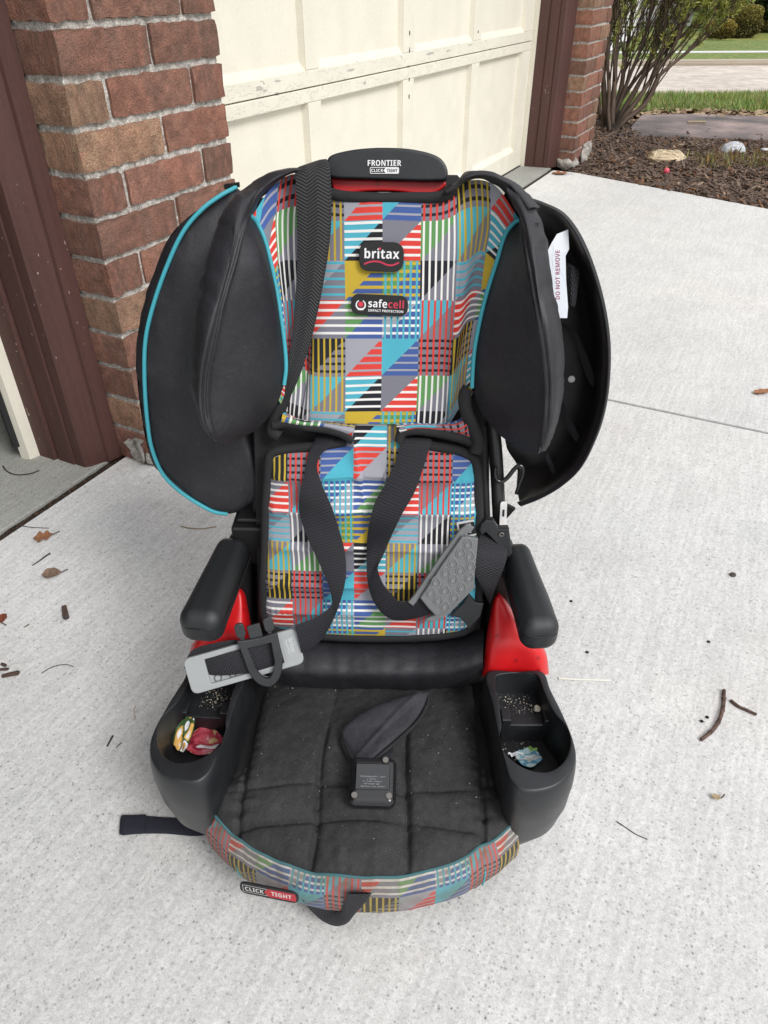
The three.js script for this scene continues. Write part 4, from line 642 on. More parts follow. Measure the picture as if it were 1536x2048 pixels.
  // head panel, printed
  const hp = loft([
    [[-0.1304,0.696,-0.1809],[-0.1181,0.6766,-0.1749],[-0.1104,0.6452,-0.1651],[-0.1049,0.6103,-0.1543],[-0.1009,0.5743,-0.1431],[-0.0998,0.5453,-0.1341],[-0.1041,0.5236,-0.1274],[-0.1105,0.5099,-0.1232]],
    [[-0.11,0.7198,-0.2083],[-0.106,0.6885,-0.1985],[-0.1017,0.6493,-0.1864],[-0.0978,0.6088,-0.1738],[-0.0954,0.5669,-0.1608],[-0.0948,0.5371,-0.1516],[-0.0982,0.5094,-0.143],[-0.1049,0.4885,-0.1365]],
    [[-0.086,0.7297,-0.2233],[-0.0852,0.6906,-0.2112],[-0.0834,0.6461,-0.1974],[-0.0819,0.605,-0.1846],[-0.0809,0.5625,-0.1715],[-0.0814,0.5296,-0.1613],[-0.0858,0.5014,-0.1525],[-0.0952,0.4738,-0.144]],
    [[-0.0515,0.7081,-0.2076],[-0.0558,0.6832,-0.1999],[-0.0599,0.6487,-0.1892],[-0.0643,0.6081,-0.1766],[-0.0688,0.566,-0.1636],[-0.0734,0.5279,-0.1517],[-0.0765,0.4999,-0.1431],[-0.0802,0.4753,-0.1354]],
    [[0.008,0.7075,-0.2024],[0.0081,0.6846,-0.1953],[0.0083,0.6505,-0.1848],[0.0085,0.6102,-0.1723],[0.0081,0.5685,-0.1593],[0.0078,0.5308,-0.1476],[0.0073,0.5031,-0.1391],[0.0062,0.4759,-0.1306]],
    [[0.0722,0.7085,-0.2077],[0.0758,0.6837,-0.2],[0.0786,0.6495,-0.1894],[0.0795,0.6091,-0.1769],[0.0787,0.5672,-0.1639],[0.0777,0.5294,-0.1522],[0.0774,0.5016,-0.1436],[0.0771,0.4749,-0.1353]],
    [[0.0988,0.7236,-0.2214],[0.1019,0.6913,-0.2114],[0.1006,0.647,-0.1977],[0.0968,0.6062,-0.185],[0.0929,0.564,-0.1719],[0.0897,0.5257,-0.1601],[0.0885,0.4977,-0.1514],[0.0877,0.4707,-0.143]],
    [[0.1244,0.7237,-0.2074],[0.1223,0.6946,-0.1984],[0.1155,0.6609,-0.188],[0.1087,0.6211,-0.1756],[0.1032,0.5851,-0.1645],[0.0991,0.5479,-0.153],[0.0986,0.5207,-0.1445],[0.0996,0.4957,-0.1368]],
    [[0.1532,0.6943,-0.1803],[0.1394,0.6821,-0.1765],[0.1315,0.6553,-0.1682],[0.1225,0.6244,-0.1587],[0.1164,0.5967,-0.1501],[0.1118,0.5657,-0.1405],[0.1113,0.542,-0.1331],[0.1113,0.5178,-0.1256]]], 120, 90, { even: false, uMid: .5, uv: [1 / TILE, 1 / TILE], uvo: [.5, .862], disp: (u, v, p) => .0016 * fbm(p.x * 22, p.y * 22, 3) - .002 * Math.exp(-Math.pow((u - .27) / .008, 2)) - .002 * Math.exp(-Math.pow((u - .73) / .008, 2)) });
  const H = part('head_panel', hp, M.print, seat, 'patchwork printed headrest panel of striped triangles');
  // woven badges
  patch('maker_badge', [-0.0155,0.6691,-0.1865], [0.0322,0.6684,-0.1863], [-0.0168,0.6411,-0.1778], .012, canvasTex(512, 340, (c, w, h) => {
    c.fillStyle = '#131216'; c.fillRect(0, 0, w, h); c.fillStyle = '#e9e7e8'; c.font = 'bold 158px sans-serif'; c.textAlign = 'center'; c.fillText('britax', w / 2, 190, 420);
    c.fillStyle = '#131216'; c.fillRect(222, 56, 30, 32); c.fillStyle = '#d03050'; c.beginPath(); c.arc(236, 74, 15, 0, 7); c.fill();
    c.strokeStyle = '#c62a4a'; c.lineWidth = 20; c.lineCap = 'round'; c.beginPath(); c.moveTo(62, 258); c.bezierCurveTo(160, 205, 250, 225, 300, 256); c.bezierCurveTo(350, 278, 400, 272, 456, 236); c.stroke(); c.lineWidth = 6; c.strokeStyle = 'rgba(20,18,22,.35)'; for (let k = 0; k < 170; k++) { c.fillStyle = k % 2 ? 'rgba(255,255,255,.03)' : 'rgba(0,0,0,.08)'; c.fillRect(0, k * 2, w, 1); }
  }, { wrap: false }), H);
  patch('impact_badge', [-0.0247,0.6174,-0.1705], [0.0374,0.6153,-0.1698], [-0.026,0.5974,-0.1643], .009, canvasTex(640, 224, (c, w, h) => {
    c.fillStyle = '#141317'; c.fillRect(0, 0, w, h); c.fillStyle = '#e4e2e3'; c.beginPath(); c.arc(105, 120, 60, 0, 7); c.fill(); c.fillStyle = '#141317'; c.fillRect(82, 34, 46, 40); c.beginPath(); c.arc(105, 116, 44, 0, 7); c.fill(); c.fillStyle = '#d23347'; c.beginPath(); c.arc(105, 112, 30, 0, 7); c.fill(); c.fillStyle = '#e4e2e3'; c.beginPath(); c.moveTo(70, 178); c.lineTo(140, 178); c.lineTo(128, 156); c.lineTo(82, 156); c.fill();
    c.font = 'bold 122px sans-serif'; c.fillStyle = '#e9e7e8'; c.fillText('safe', 186, 140, 226); c.fillStyle = '#c43246'; c.fillText('cell', 414, 140, 194); c.fillStyle = '#e4e2e3'; c.font = 'bold 40px sans-serif'; c.fillText('IMPACT PROTECTION', 190, 190, 410);
  }, { wrap: false }), H);
}
function patch(name, tl, tr, bl, rad, tex, parent, label, mat) {
  const X = V(tr).sub(V(tl)), Y = V(tl).sub(V(bl)), w = X.length(), h = Y.length(); X.normalize(); Y.normalize(); const Z = new THREE.Vector3().crossVectors(X, Y).normalize(); Y.crossVectors(Z, X);
  const s = new THREE.Shape(); s.moveTo(rad, 0).lineTo(w - rad, 0).quadraticCurveTo(w, 0, w, rad).lineTo(w, h - rad).quadraticCurveTo(w, h, w - rad, h).lineTo(rad, h).quadraticCurveTo(0, h, 0, h - rad).lineTo(0, rad).quadraticCurveTo(0, 0, rad, 0);
  const g = new THREE.ExtrudeGeometry(s, { depth: .0012, bevelEnabled: true, bevelSize: .0006, bevelThickness: .0006, bevelSegments: 2 }), p = g.attributes.position, uv = g.attributes.uv;
  for (let k = 0; k < p.count; k++) uv.setXY(k, p.getX(k) / w, p.getY(k) / h);
  g.applyMatrix4(new THREE.Matrix4().makeBasis(X, Y, Z).setPosition(V(bl)));
  return part(name, g, mat ?? std({ map: tex, roughness: .6 }), parent, label);
}
// carry handle with lettering and the red release lever
{
  const Q = V([0.0112,0.7355,-0.2411]), X = new THREE.Vector3(1, 0, 0), Z = V(BN), Y = new THREE.Vector3().crossVectors(Z, X);
  const to2 = (pts, z = 0) => pts.map((p) => { const d = V(p).sub(Q); return new THREE.Vector2(d.dot(X), d.dot(Y)); });
  const Mx = new THREE.Matrix4().makeBasis(X, Y, Z).setPosition(Q);
  const smooth = (pts) => new THREE.SplineCurve([...pts, pts[0]]).getPoints(90).slice(0, -1);
  const ex = (pts, d, z0, b, sg = 4) => { const g = new THREE.ExtrudeGeometry(new THREE.Shape(pts), { depth: d, bevelEnabled: true, bevelSize: b, bevelThickness: b, bevelSegments: sg }); g.translate(0, 0, z0); g.applyMatrix4(Mx); return g; };
  const hd = part('carry_handle', ex(smooth(to2([[-0.0522,0.7353,-0.2411],[-0.0482,0.742,-0.2431],[-0.0313,0.7462,-0.2444],[-0.0095,0.7486,-0.2452],[0.0111,0.7491,-0.2453],[0.0339,0.7482,-0.245],[0.054,0.7449,-0.244],[0.0671,0.7403,-0.2426],[0.0739,0.7328,-0.2403],[0.0747,0.7242,-0.2376],[0.0655,0.7232,-0.2373],[0.0425,0.7232,-0.2373],[0.0113,0.7241,-0.2376],[-0.0205,0.7249,-0.2378],[-0.0441,0.7258,-0.2381],[-0.0507,0.7287,-0.239]])), .03, -.034, .0032, 5), M.plastic, seat);
  part('handle_post', mergeGeometries([ex(to2([[0.0697,0.7285,-0.2389],[0.0903,0.7285,-0.2389],[0.0937,0.7252,-0.2379],[0.0813,0.7094,-0.233],[0.0703,0.7093,-0.233]]), .012, -.045, .001), ex(to2([[-0.0716,0.7282,-0.2388],[-0.0463,0.7282,-0.2388],[-0.0466,0.709,-0.2329],[-0.0621,0.709,-0.2329]]), .012, -.045, .001)]), M.plasticDark, seat);
  part('release_lever', ex(smooth(to2([[-0.0486,0.722,-0.2369],[-0.0288,0.7211,-0.2366],[0.0113,0.7202,-0.2364],[0.0535,0.7203,-0.2364],[0.0732,0.7199,-0.2363],[0.0733,0.7166,-0.2352],[0.0636,0.7113,-0.2336],[0.0527,0.7098,-0.2331],[0.0295,0.7126,-0.234],[0.0097,0.7135,-0.2343],[-0.0134,0.713,-0.2341],[-0.0289,0.7115,-0.2337],[-0.04,0.711,-0.2335],[-0.0465,0.7143,-0.2345]])), .014, -.028, .002), M.redPlastic, seat);
  const { FontLoader } = await import('three/addons/loaders/FontLoader.js'); const { TextGeometry } = await import('three/addons/geometries/TextGeometry.js');
  const font = await new FontLoader().loadAsync('fonts/droid/droid_sans_bold.typeface.json');
  const txt = (s, w, h, cx, cy, z, d = .0005) => { const g = new TextGeometry(s, { font, size: h, depth: d, curveSegments: 4, bevelEnabled: false }); g.computeBoundingBox(); const b = g.boundingBox; g.translate(-(b.min.x + b.max.x) / 2, -(b.min.y + b.max.y) / 2, 0); g.scale(w / (b.max.x - b.min.x), 1, 1); g.translate(cx, cy, z); g.applyMatrix4(Mx); return g; };
  const c1 = to2([[0.009,0.7373,-0.2417],[0.0112,0.7303,-0.2395],[-0.0095,0.7302,-0.2395],[0.0276,0.7303,-0.2395]]), px = (c1[3].x - c1[2].x) / 68;
  part('lettering', txt('FRONTIER', 67 * px, 10.5 * px, c1[0].x, c1[0].y, .0001), M.whiteInk, hd);
  const pill = (x0, x1, y0, y1, r) => { const s = new THREE.Path(); s.moveTo(x0 + r, y0).lineTo(x1 - r, y0).quadraticCurveTo(x1, y0, x1, y0 + r).lineTo(x1, y1 - r).quadraticCurveTo(x1, y1, x1 - r, y1).lineTo(x0 + r, y1).quadraticCurveTo(x0, y1, x0, y1 - r).lineTo(x0, y0 + r).quadraticCurveTo(x0, y0, x0 + r, y0); return s; };
  const cx = c1[1].x - 4 * px, cy = c1[1].y, hw = 29 * px, hh = 6 * px; const ring = new THREE.Shape(pill(cx - hw, cx + hw, cy - hh, cy + hh, 3 * px).getPoints(6)); ring.holes.push(pill(cx - hw + 1.2 * px, cx + hw - 1.2 * px, cy - hh + 1.2 * px, cy + hh - 1.2 * px, 2 * px));
  const half = new THREE.Shape([[cx - 2 * px, cy], [cx + 2.5 * px, cy + hh - px], [cx + hw - px, cy + hh - px], [cx + hw - px, cy - hh + px], [cx + 2.5 * px, cy - hh + px]].map((a) => new THREE.Vector2(...a)));
  const eg = (s, d, z) => { const g = new THREE.ExtrudeGeometry(s, { depth: d, bevelEnabled: false }); g.translate(0, 0, z); g.applyMatrix4(Mx); return g; };
  part('lettering', mergeGeometries([eg(ring, .0004, 0), eg(half, .0003, .0001), txt('CLICK', 24 * px, 5.5 * px, cx - 14.5 * px, cy, .0001)]), M.whiteInk, hd);
  part('lettering', txt('TIGHT', 21 * px, 5.5 * px, cx + 15.5 * px, cy, .0003, .0004), M.plasticDark, hd);
  // front badge uses the same badge builder further down
}
// lower harness pad
{
  const b0 = [[-0.1238,0.4404,-0.1176],[-0.1097,0.4458,-0.1193],[-0.0717,0.4478,-0.1239],[-0.0361,0.4505,-0.1308],[-0.0261,0.462,-0.1303],[-0.0235,0.4755,-0.1425],[0.0058,0.477,-0.143],[0.0255,0.4761,-0.1427],[0.0282,0.4627,-0.1305],[0.0373,0.4525,-0.1294],[0.0717,0.4517,-0.1211],[0.1045,0.4457,-0.1193],[0.1186,0.4377,-0.1168],[0.1234,0.4128,-0.1091],[0.127,0.3764,-0.0978],[0.1298,0.3326,-0.0842],[0.1315,0.2872,-0.0701],[0.1305,0.2436,-0.0566],[0.1213,0.2221,-0.0499],[0.0951,0.2132,-0.0472],[0.0465,0.2086,-0.0458],[-0.0057,0.2067,-0.0452],[-0.0712,0.2081,-0.0456],[-0.1169,0.2127,-0.047],[-0.1356,0.2207,-0.0495],[-0.1426,0.2372,-0.0546],[-0.1417,0.2686,-0.0644],[-0.1367,0.3279,-0.0828],[-0.132,0.3847,-0.1004],[-0.1281,0.4153,-0.1098]];
  const qy = [.4181,.3775,.3325,.2845,.248];
  const qd = (p) => qy.reduce((s, y) => s - .007 * Math.exp(-Math.abs(p.y - y) / .0055), 0);
  const col = V([-0.0249,0.4125,-0.109]);
  const g = pillow(b0, { center: [-0.0043,0.3398,-0.0864], normal: BN, front: .011, back: .008, rings: 96, seg: 170, exp: 9, pow: .8, disp: (p, t) => t < .985 ? qd(p) * (1 - sstep(.9, 1, t)) + .0022 * fbm(p.x * 20, p.y * 28, 2) : 0 });
  { const p = g.attributes.position, uv = g.attributes.uv, Y = new THREE.Vector3(0, .9551, -.2962); for (let k = 0; k < p.count; k++) { const d = new THREE.Vector3(p.getX(k), p.getY(k), p.getZ(k)).sub(col); uv.setXY(k, .5 - d.x / .157, 1 - d.dot(Y) / .157); } }
  const P = part('harness_pad', g, M.printTurn, seat, 'quilted patchwork back pad edged in black binding');
  { const q = b0.map((p) => [p[0], p[1] + .001, p[2] + .002]); part('binding', tube([...q.slice(9), ...q.slice(0, 4)], .0062, 260, 9), M.binding, P); }
  patch('side_tag', [0.0987,0.3684,-0.0813], [0.1184,0.3725,-0.0826], [0.1042,0.3506,-0.0758], .0008, canvasTex(128, 128, (c) => { c.fillStyle = '#c9c8c6'; c.fillRect(0, 0, 128, 128); c.fillStyle = '#17171b'; c.fillRect(12, 12, 116, 104); c.strokeStyle = '#d6d6d6'; c.lineWidth = 15; c.lineCap = 'round'; c.beginPath(); c.moveTo(40, 60); c.lineTo(64, 78); c.lineTo(92, 70); c.moveTo(92, 46); c.lineTo(90, 96); c.moveTo(62, 80); c.lineTo(56, 106); c.stroke(); c.fillStyle = '#d6d6d6'; c.beginPath(); c.arc(94, 34, 11, 0, 7); c.fill(); }, { wrap: false }), P);
}
// printed lips above the harness slots
{
  const lip = (rails, uo, name) => { const g = loft(rails, 50, 14, { uv: [1 / TILE, 1 / TILE], uvo: uo, flip: false }); return part('slot_lip', g, M.print, seat); };
  const l1 = loft([[[-0.1078,0.4903,-0.1331],[-0.0881,0.4814,-0.1303],[-0.0586,0.4789,-0.1296],[-0.0291,0.4764,-0.1288],[-0.022,0.4754,-0.1285]], [[-0.107,0.4901,-0.119],[-0.0863,0.4836,-0.117],[-0.0572,0.4817,-0.1164],[-0.0339,0.4774,-0.1151],[-0.0235,0.4753,-0.1144]], [[-0.1103,0.4814,-0.1203],[-0.0869,0.4783,-0.1194],[-0.0577,0.4763,-0.1188],[-0.0372,0.4709,-0.1171],[-0.0255,0.4665,-0.1157]], [[-0.1134,0.4716,-0.1353],[-0.0896,0.4678,-0.1341],[-0.0597,0.4652,-0.1333],[-0.0388,0.4597,-0.1316],[-0.0269,0.4552,-0.1302]]], 14, 50, { uv: [1 / TILE, 1 / TILE], uvo: [.2, .3] });
  const a = part('slot_lip', l1, M.print, seat); part('binding', tube([[-0.1193,0.4771,-0.123],[-0.1021,0.4796,-0.1238],[-0.0816,0.4764,-0.1228],[-0.0552,0.4733,-0.1218],[-0.0358,0.4678,-0.1201],[-0.0247,0.461,-0.118]], .0062, 50, 9), M.binding, a);
  const l2 = loft([[[0.024,0.4782,-0.1293],[0.0475,0.4785,-0.1294],[0.0768,0.4782,-0.1294],[0.0971,0.4825,-0.1307],[0.1067,0.4905,-0.1332]], [[0.0271,0.4793,-0.1157],[0.0473,0.4824,-0.1166],[0.0763,0.4822,-0.1166],[0.0993,0.4836,-0.117],[0.1093,0.4904,-0.1191]], [[0.0313,0.4706,-0.117],[0.0475,0.4759,-0.1186],[0.0766,0.4751,-0.1184],[0.1029,0.4715,-0.1173],[0.1124,0.4671,-0.1159]], [[0.0318,0.4594,-0.1315],[0.0478,0.4642,-0.133],[0.0775,0.4634,-0.1328],[0.1044,0.4591,-0.1314],[0.1141,0.4558,-0.1304]]], 14, 50, { uv: [1 / TILE, 1 / TILE], uvo: [.7, .3] });
  const b = part('slot_lip', l2, M.print, seat); part('binding', tube([[0.029,0.4594,-0.1175],[0.0324,0.4698,-0.1207],[0.0452,0.4734,-0.1218],[0.071,0.4714,-0.1212],[0.0975,0.466,-0.1196],[0.1183,0.4594,-0.1175]], .0062, 50, 9), M.binding, b);
  part('side_binding', tube([[0.1081,0.5227,-0.1331],[0.1039,0.515,-0.1308],[0.1058,0.4985,-0.1256],[0.114,0.4818,-0.1205],[0.1214,0.462,-0.1143],[0.1184,0.4505,-0.1108]], .008, 40, 9), M.binding, seat);
  part('side_binding', tube([[-0.1046,0.5106,-0.1394],[-0.1112,0.4942,-0.1343],[-0.1191,0.4765,-0.1288],[-0.1207,0.4673,-0.1259],[-0.1126,0.4616,-0.1242]], .008, 40, 9), M.binding, seat);
  part('slot_pocket', loft([[[-0.1238,0.4555,-0.1463],[-0.0921,0.4535,-0.1457],[-0.0554,0.4539,-0.1458],[-0.028,0.4459,-0.1433]], [[-0.1276,0.4407,-0.1497],[-0.0935,0.4399,-0.1495],[-0.0564,0.4404,-0.1496],[-0.0317,0.4383,-0.149]], [[-0.126,0.4347,-0.1359],[-0.0921,0.4376,-0.1367],[-0.0553,0.4416,-0.138],[-0.0308,0.4432,-0.1385]]], 8, 20), M.velcro, seat);
  part('slot_pocket', loft([[[0.0299,0.4514,-0.145],[0.0601,0.4542,-0.1459],[0.0966,0.4499,-0.1446],[0.1242,0.4419,-0.1421]], [[0.0299,0.4415,-0.15],[0.0606,0.4418,-0.1501],[0.0974,0.4387,-0.1491],[0.1255,0.4288,-0.146]], [[0.0337,0.4428,-0.1384],[0.0605,0.4396,-0.1374],[0.0971,0.4341,-0.1357],[0.1249,0.423,-0.1322]]], 8, 20), M.velcro, seat);
}
// lumbar roll and seat cushion
{
  part('lumbar_roll', loft([[[-0.1612,0.1828,-0.075],[-0.117,0.1783,-0.075],[-0.0076,0.1737,-0.075],[0.0876,0.1803,-0.075],[0.1434,0.2029,-0.075]], [[-0.1556,0.2044,-0.045],[-0.1116,0.1944,-0.045],[-0.0059,0.1919,-0.045],[0.086,0.1965,-0.045],[0.1419,0.2168,-0.045]], [[-0.1454,0.2073,-0.018],[-0.1081,0.1916,-0.018],[-0.0047,0.1882,-0.018],[0.0852,0.1958,-0.018],[0.1386,0.2159,-0.018]], [[-0.1385,0.1927,-0.006],[-0.1075,0.1794,-0.006],[-0.0043,0.178,-0.006],[0.0853,0.1848,-0.006],[0.1384,0.2061,-0.006]], [[-0.1358,0.1649,-0.012],[-0.104,0.1502,-0.012],[-0.058,0.1457,-0.012],[-0.0051,0.1455,-0.012],[0.0476,0.1483,-0.012],[0.0996,0.159,-0.012],[0.142,0.1817,-0.012]], [[-0.1464,0.1098,-0.045],[-0.1057,0.0943,-0.045],[-0.0075,0.0891,-0.045],[0.1037,0.1036,-0.045],[0.149,0.1259,-0.045]]], 40, 70, { disp: (u, v, p) => .004 * fbm(p.x * 14, p.y * 20, p.z * 14) + .0015 * noi(p.x * 60, 3) }), M.cloth, seat);
  const yTop = (x, z) => { const f = sstep(.05, .215, z), X = x + .008; return .135 + .012 * Math.sin(clamp((z + .03) / .25) * Math.PI) - .017 * f - mix(.5, .12, f) * X * X; };
  const zF = (x) => .221 - 1.55 * Math.pow(Math.abs(x + .006), 2) - 20 * Math.pow(Math.abs(x + .006), 4);
  const hw = (v) => .157 + .019 * sstep(.5, .97, v) - .004 * Math.sin(v * Math.PI);
  const nu = 150, nv = 120, P = [];
  const seam = (d, w, a) => -a * Math.exp(-Math.pow(d / w, 2));
  for (let j = 0; j <= nv; j++) {
    const v = j / nv, row = [];
    for (let i = 0; i <= nu; i++) {
      const u = i / nu * 2 - 1, W = hw(v), x = -.0075 + u * W, z0 = -.04, z1 = zF(x), z = mix(z0, z1, v);
      let y = yTop(x, z); const e = clamp((Math.abs(u) - .8) / .2) * (1 - .9 * sstep(.62, .97, v)), ev = clamp((v - .9) / .1);
      y -= .055 * (1 - Math.sqrt(1 - Math.pow(e, 2.2) * .999)) + .008 * (1 - Math.sqrt(1 - Math.pow(ev, 2) * .999));
      const sx = mix(.147, .139, v); const s1 = Math.abs(Math.abs(x + .0075) - sx);
      y += seam(s1, .003, .007); const il = mix(-.052, -.062, v) + .003 * Math.sin(v * 9), ir = mix(.044, .045, v) + .002 * Math.sin(v * 8 + 1);
      y += seam(x - il, .0036, .0062) * sstep(.3, .42, v) + seam(x - ir, .0036, .006) * sstep(.3, .42, v);
      const h1 = .128 + .004 * Math.sin(x * 30), h2 = .168 - .006 * Math.cos(x * 22); y += seam(z - h1, .0026, x < il ? .0012 : x > ir ? .0014 : .0048) + seam(z - h2, .003, .003 + .0015 * noi(x * 20, 5));
      const mid = x > il && x < ir ? 1 : 0; y += -.004 * mid * sstep(.3, .6, v) * (1 - sstep(.85, 1, v));
      const pk = Math.exp(-Math.pow(s1 / .014, 2)) * sstep(.25, .5, v); y += pk * .006 * noi(z * 95 + (x > 0 ? 9 : 0), x * 14);
      { const px = x < il ? (x + .0075 + sx) / (il + .0075 + sx) : x < ir ? (x - il) / (ir - il) : (x - ir) / (sx - .0075 - ir), pz = z < h1 ? (z + .04) / (h1 + .04) : z < h2 ? (z - h1) / (h2 - h1) : (z - h2) / Math.max(.02, z1 - h2); y += .0075 * Math.pow(Math.max(0, Math.sin(Math.PI * clamp(px))), .6) * Math.pow(Math.max(0, Math.sin(Math.PI * clamp(pz))), .5) * (mid || z > h1 ? 1 : .7); }
      y += .004 * fbm(x * 18, z * 18, 1) + .0016 * fbm(x * 60, z * 60, 4, 3);
      y += .003 * noi(x * 70, 3.3) * sstep(.86, .97, v);
      row.push(new THREE.Vector3(x, y, z));
    }
    P.push(row);
  }
  const cu = part('seat_cushion', gridGeo(P, nu, nv, (i, j, p) => [p.x, p.z]), M.clothDusty, seat, 'dusty black padded seat cushion with puckered seams');
  // printed front band
  const edge = P[nv], top = [], m1 = [], m2 = [], bt = [], bk = [];
  const sides = (arr, f) => { for (let i = 0; i <= nu; i += 6) { const p = edge[i], X = p.x + .0075, u = i / nu * 2 - 1, d = new THREE.Vector3(u * .9 * Math.abs(u), 0, 1).normalize(); arr.push(f(p, d, u)); } };
  const at = (dn, dy) => (p, d) => [p.x + d.x * dn, p.y + dy, p.z + d.z * dn];
  sides(top, at(-.001, .0005)); sides(m1, (p, d, u) => [p.x + d.x * .009, mix(p.y, .052, .3), p.z + d.z * .008]); sides(m2, (p, d, u) => [p.x + d.x * .013, mix(p.y, .05, .65), p.z + d.z * .011]); sides(bt, (p, d, u) => [p.x + d.x * .008, .046 + .002 * u * u, p.z + d.z * .006]); sides(bk, (p, d) => [p.x - d.x * .03, .04, p.z - d.z * .04]);
  const fb = part('front_band', loft([top, m1, m2, bt, bk], 30, 160, { uv: [0, 0], disp: (u, v, p) => .0012 * fbm(p.x * 50, p.y * 40, 1) + .0012 * noi(p.x * 130, 2) * (1 - u) }), M.printWorn, cu, 'faded patchwork front band');
  { const g = fb.geometry, U = g.userData.U, Vv = g.userData.Vv, uv = g.attributes.uv; for (let j = 0; j <= 160; j++) for (let i = 0; i <= 30; i++) uv.setXY(j * 31 + i, (Vv[j] - .04) / TILE, .16 - U[j][i] / TILE); }
  part('piping', tube(top.map((p) => [p[0], p[1] + .001, p[2] + .001]), .0017, 160, 8), M.tealDirty, cu);
  for (const i of [16, 134]) part('band_seam', tube([0, .25, .5, .8, 1].map((t) => { const p = edge[i], u = i / nu * 2 - 1, d = new THREE.Vector3(u * .6 * Math.abs(u), 0, 1).normalize(); const dn = .001 + .0115 * Math.sin(Math.min(1, t * 1.1) * Math.PI * .7); return [p.x + d.x * dn, mix(p.y, .048, t), p.z + d.z * (dn - .001)]; }), .0011, 16, 6), M.teal, cu);
  patch('front_badge', [-0.1353,0.0959,0.2215], [-0.0692,0.0989,0.2335], [-0.1387,0.0785,0.2235], .009, canvasTex(512, 128, (c, w, h) => { c.fillStyle = '#17171a'; c.fillRect(0, 0, w, h); c.strokeStyle = '#c9c7c6'; c.lineWidth = 5; c.strokeRect(26, 24, 210, 80); c.fillStyle = '#b3323a'; c.beginPath(); c.moveTo(214, 64); c.lineTo(250, 18); c.lineTo(490, 18); c.lineTo(500, 64); c.lineTo(490, 110); c.lineTo(250, 110); c.fill(); c.fillStyle = '#cfcdcb'; c.font = 'bold 62px sans-serif'; c.fillText('CLICK', 40, 87, 172); c.fillText('TIGHT', 276, 87, 196); }, { wrap: false }), cu);
  // crumbs and grit on the cushion
  const r = rngOf(31), cr = []; for (let k = 0; k < 170; k++) { const i = 10 + Math.floor(r() * (nu - 20)), j = 4 + Math.floor(r() * (nv - 12)), p = P[j][i], s = .00025 + .0006 * Math.pow(r(), 5); const g = new THREE.IcosahedronGeometry(s, 0); g.scale(1 + r(), .6, 1); g.rotateY(r() * 6); g.translate(p.x, p.y + s * .4, p.z); cr.push(g); }
  const cb = part('crumbs', mergeGeometries(cr), std({ color: lin(.34, .31, .27), roughness: .9 }), cu); cb.userData.kind = 'stuff';
  globalThis.cushionY = (x, z) => { let best = 1e9, y = .13; for (let j = 0; j <= nv; j += 2) for (let i = 0; i <= nu; i += 2) { const p = P[j][i], d = (p.x - x) ** 2 + (p.z - z) ** 2; if (d < best) { best = d; y = p.y; } } return y; };
}
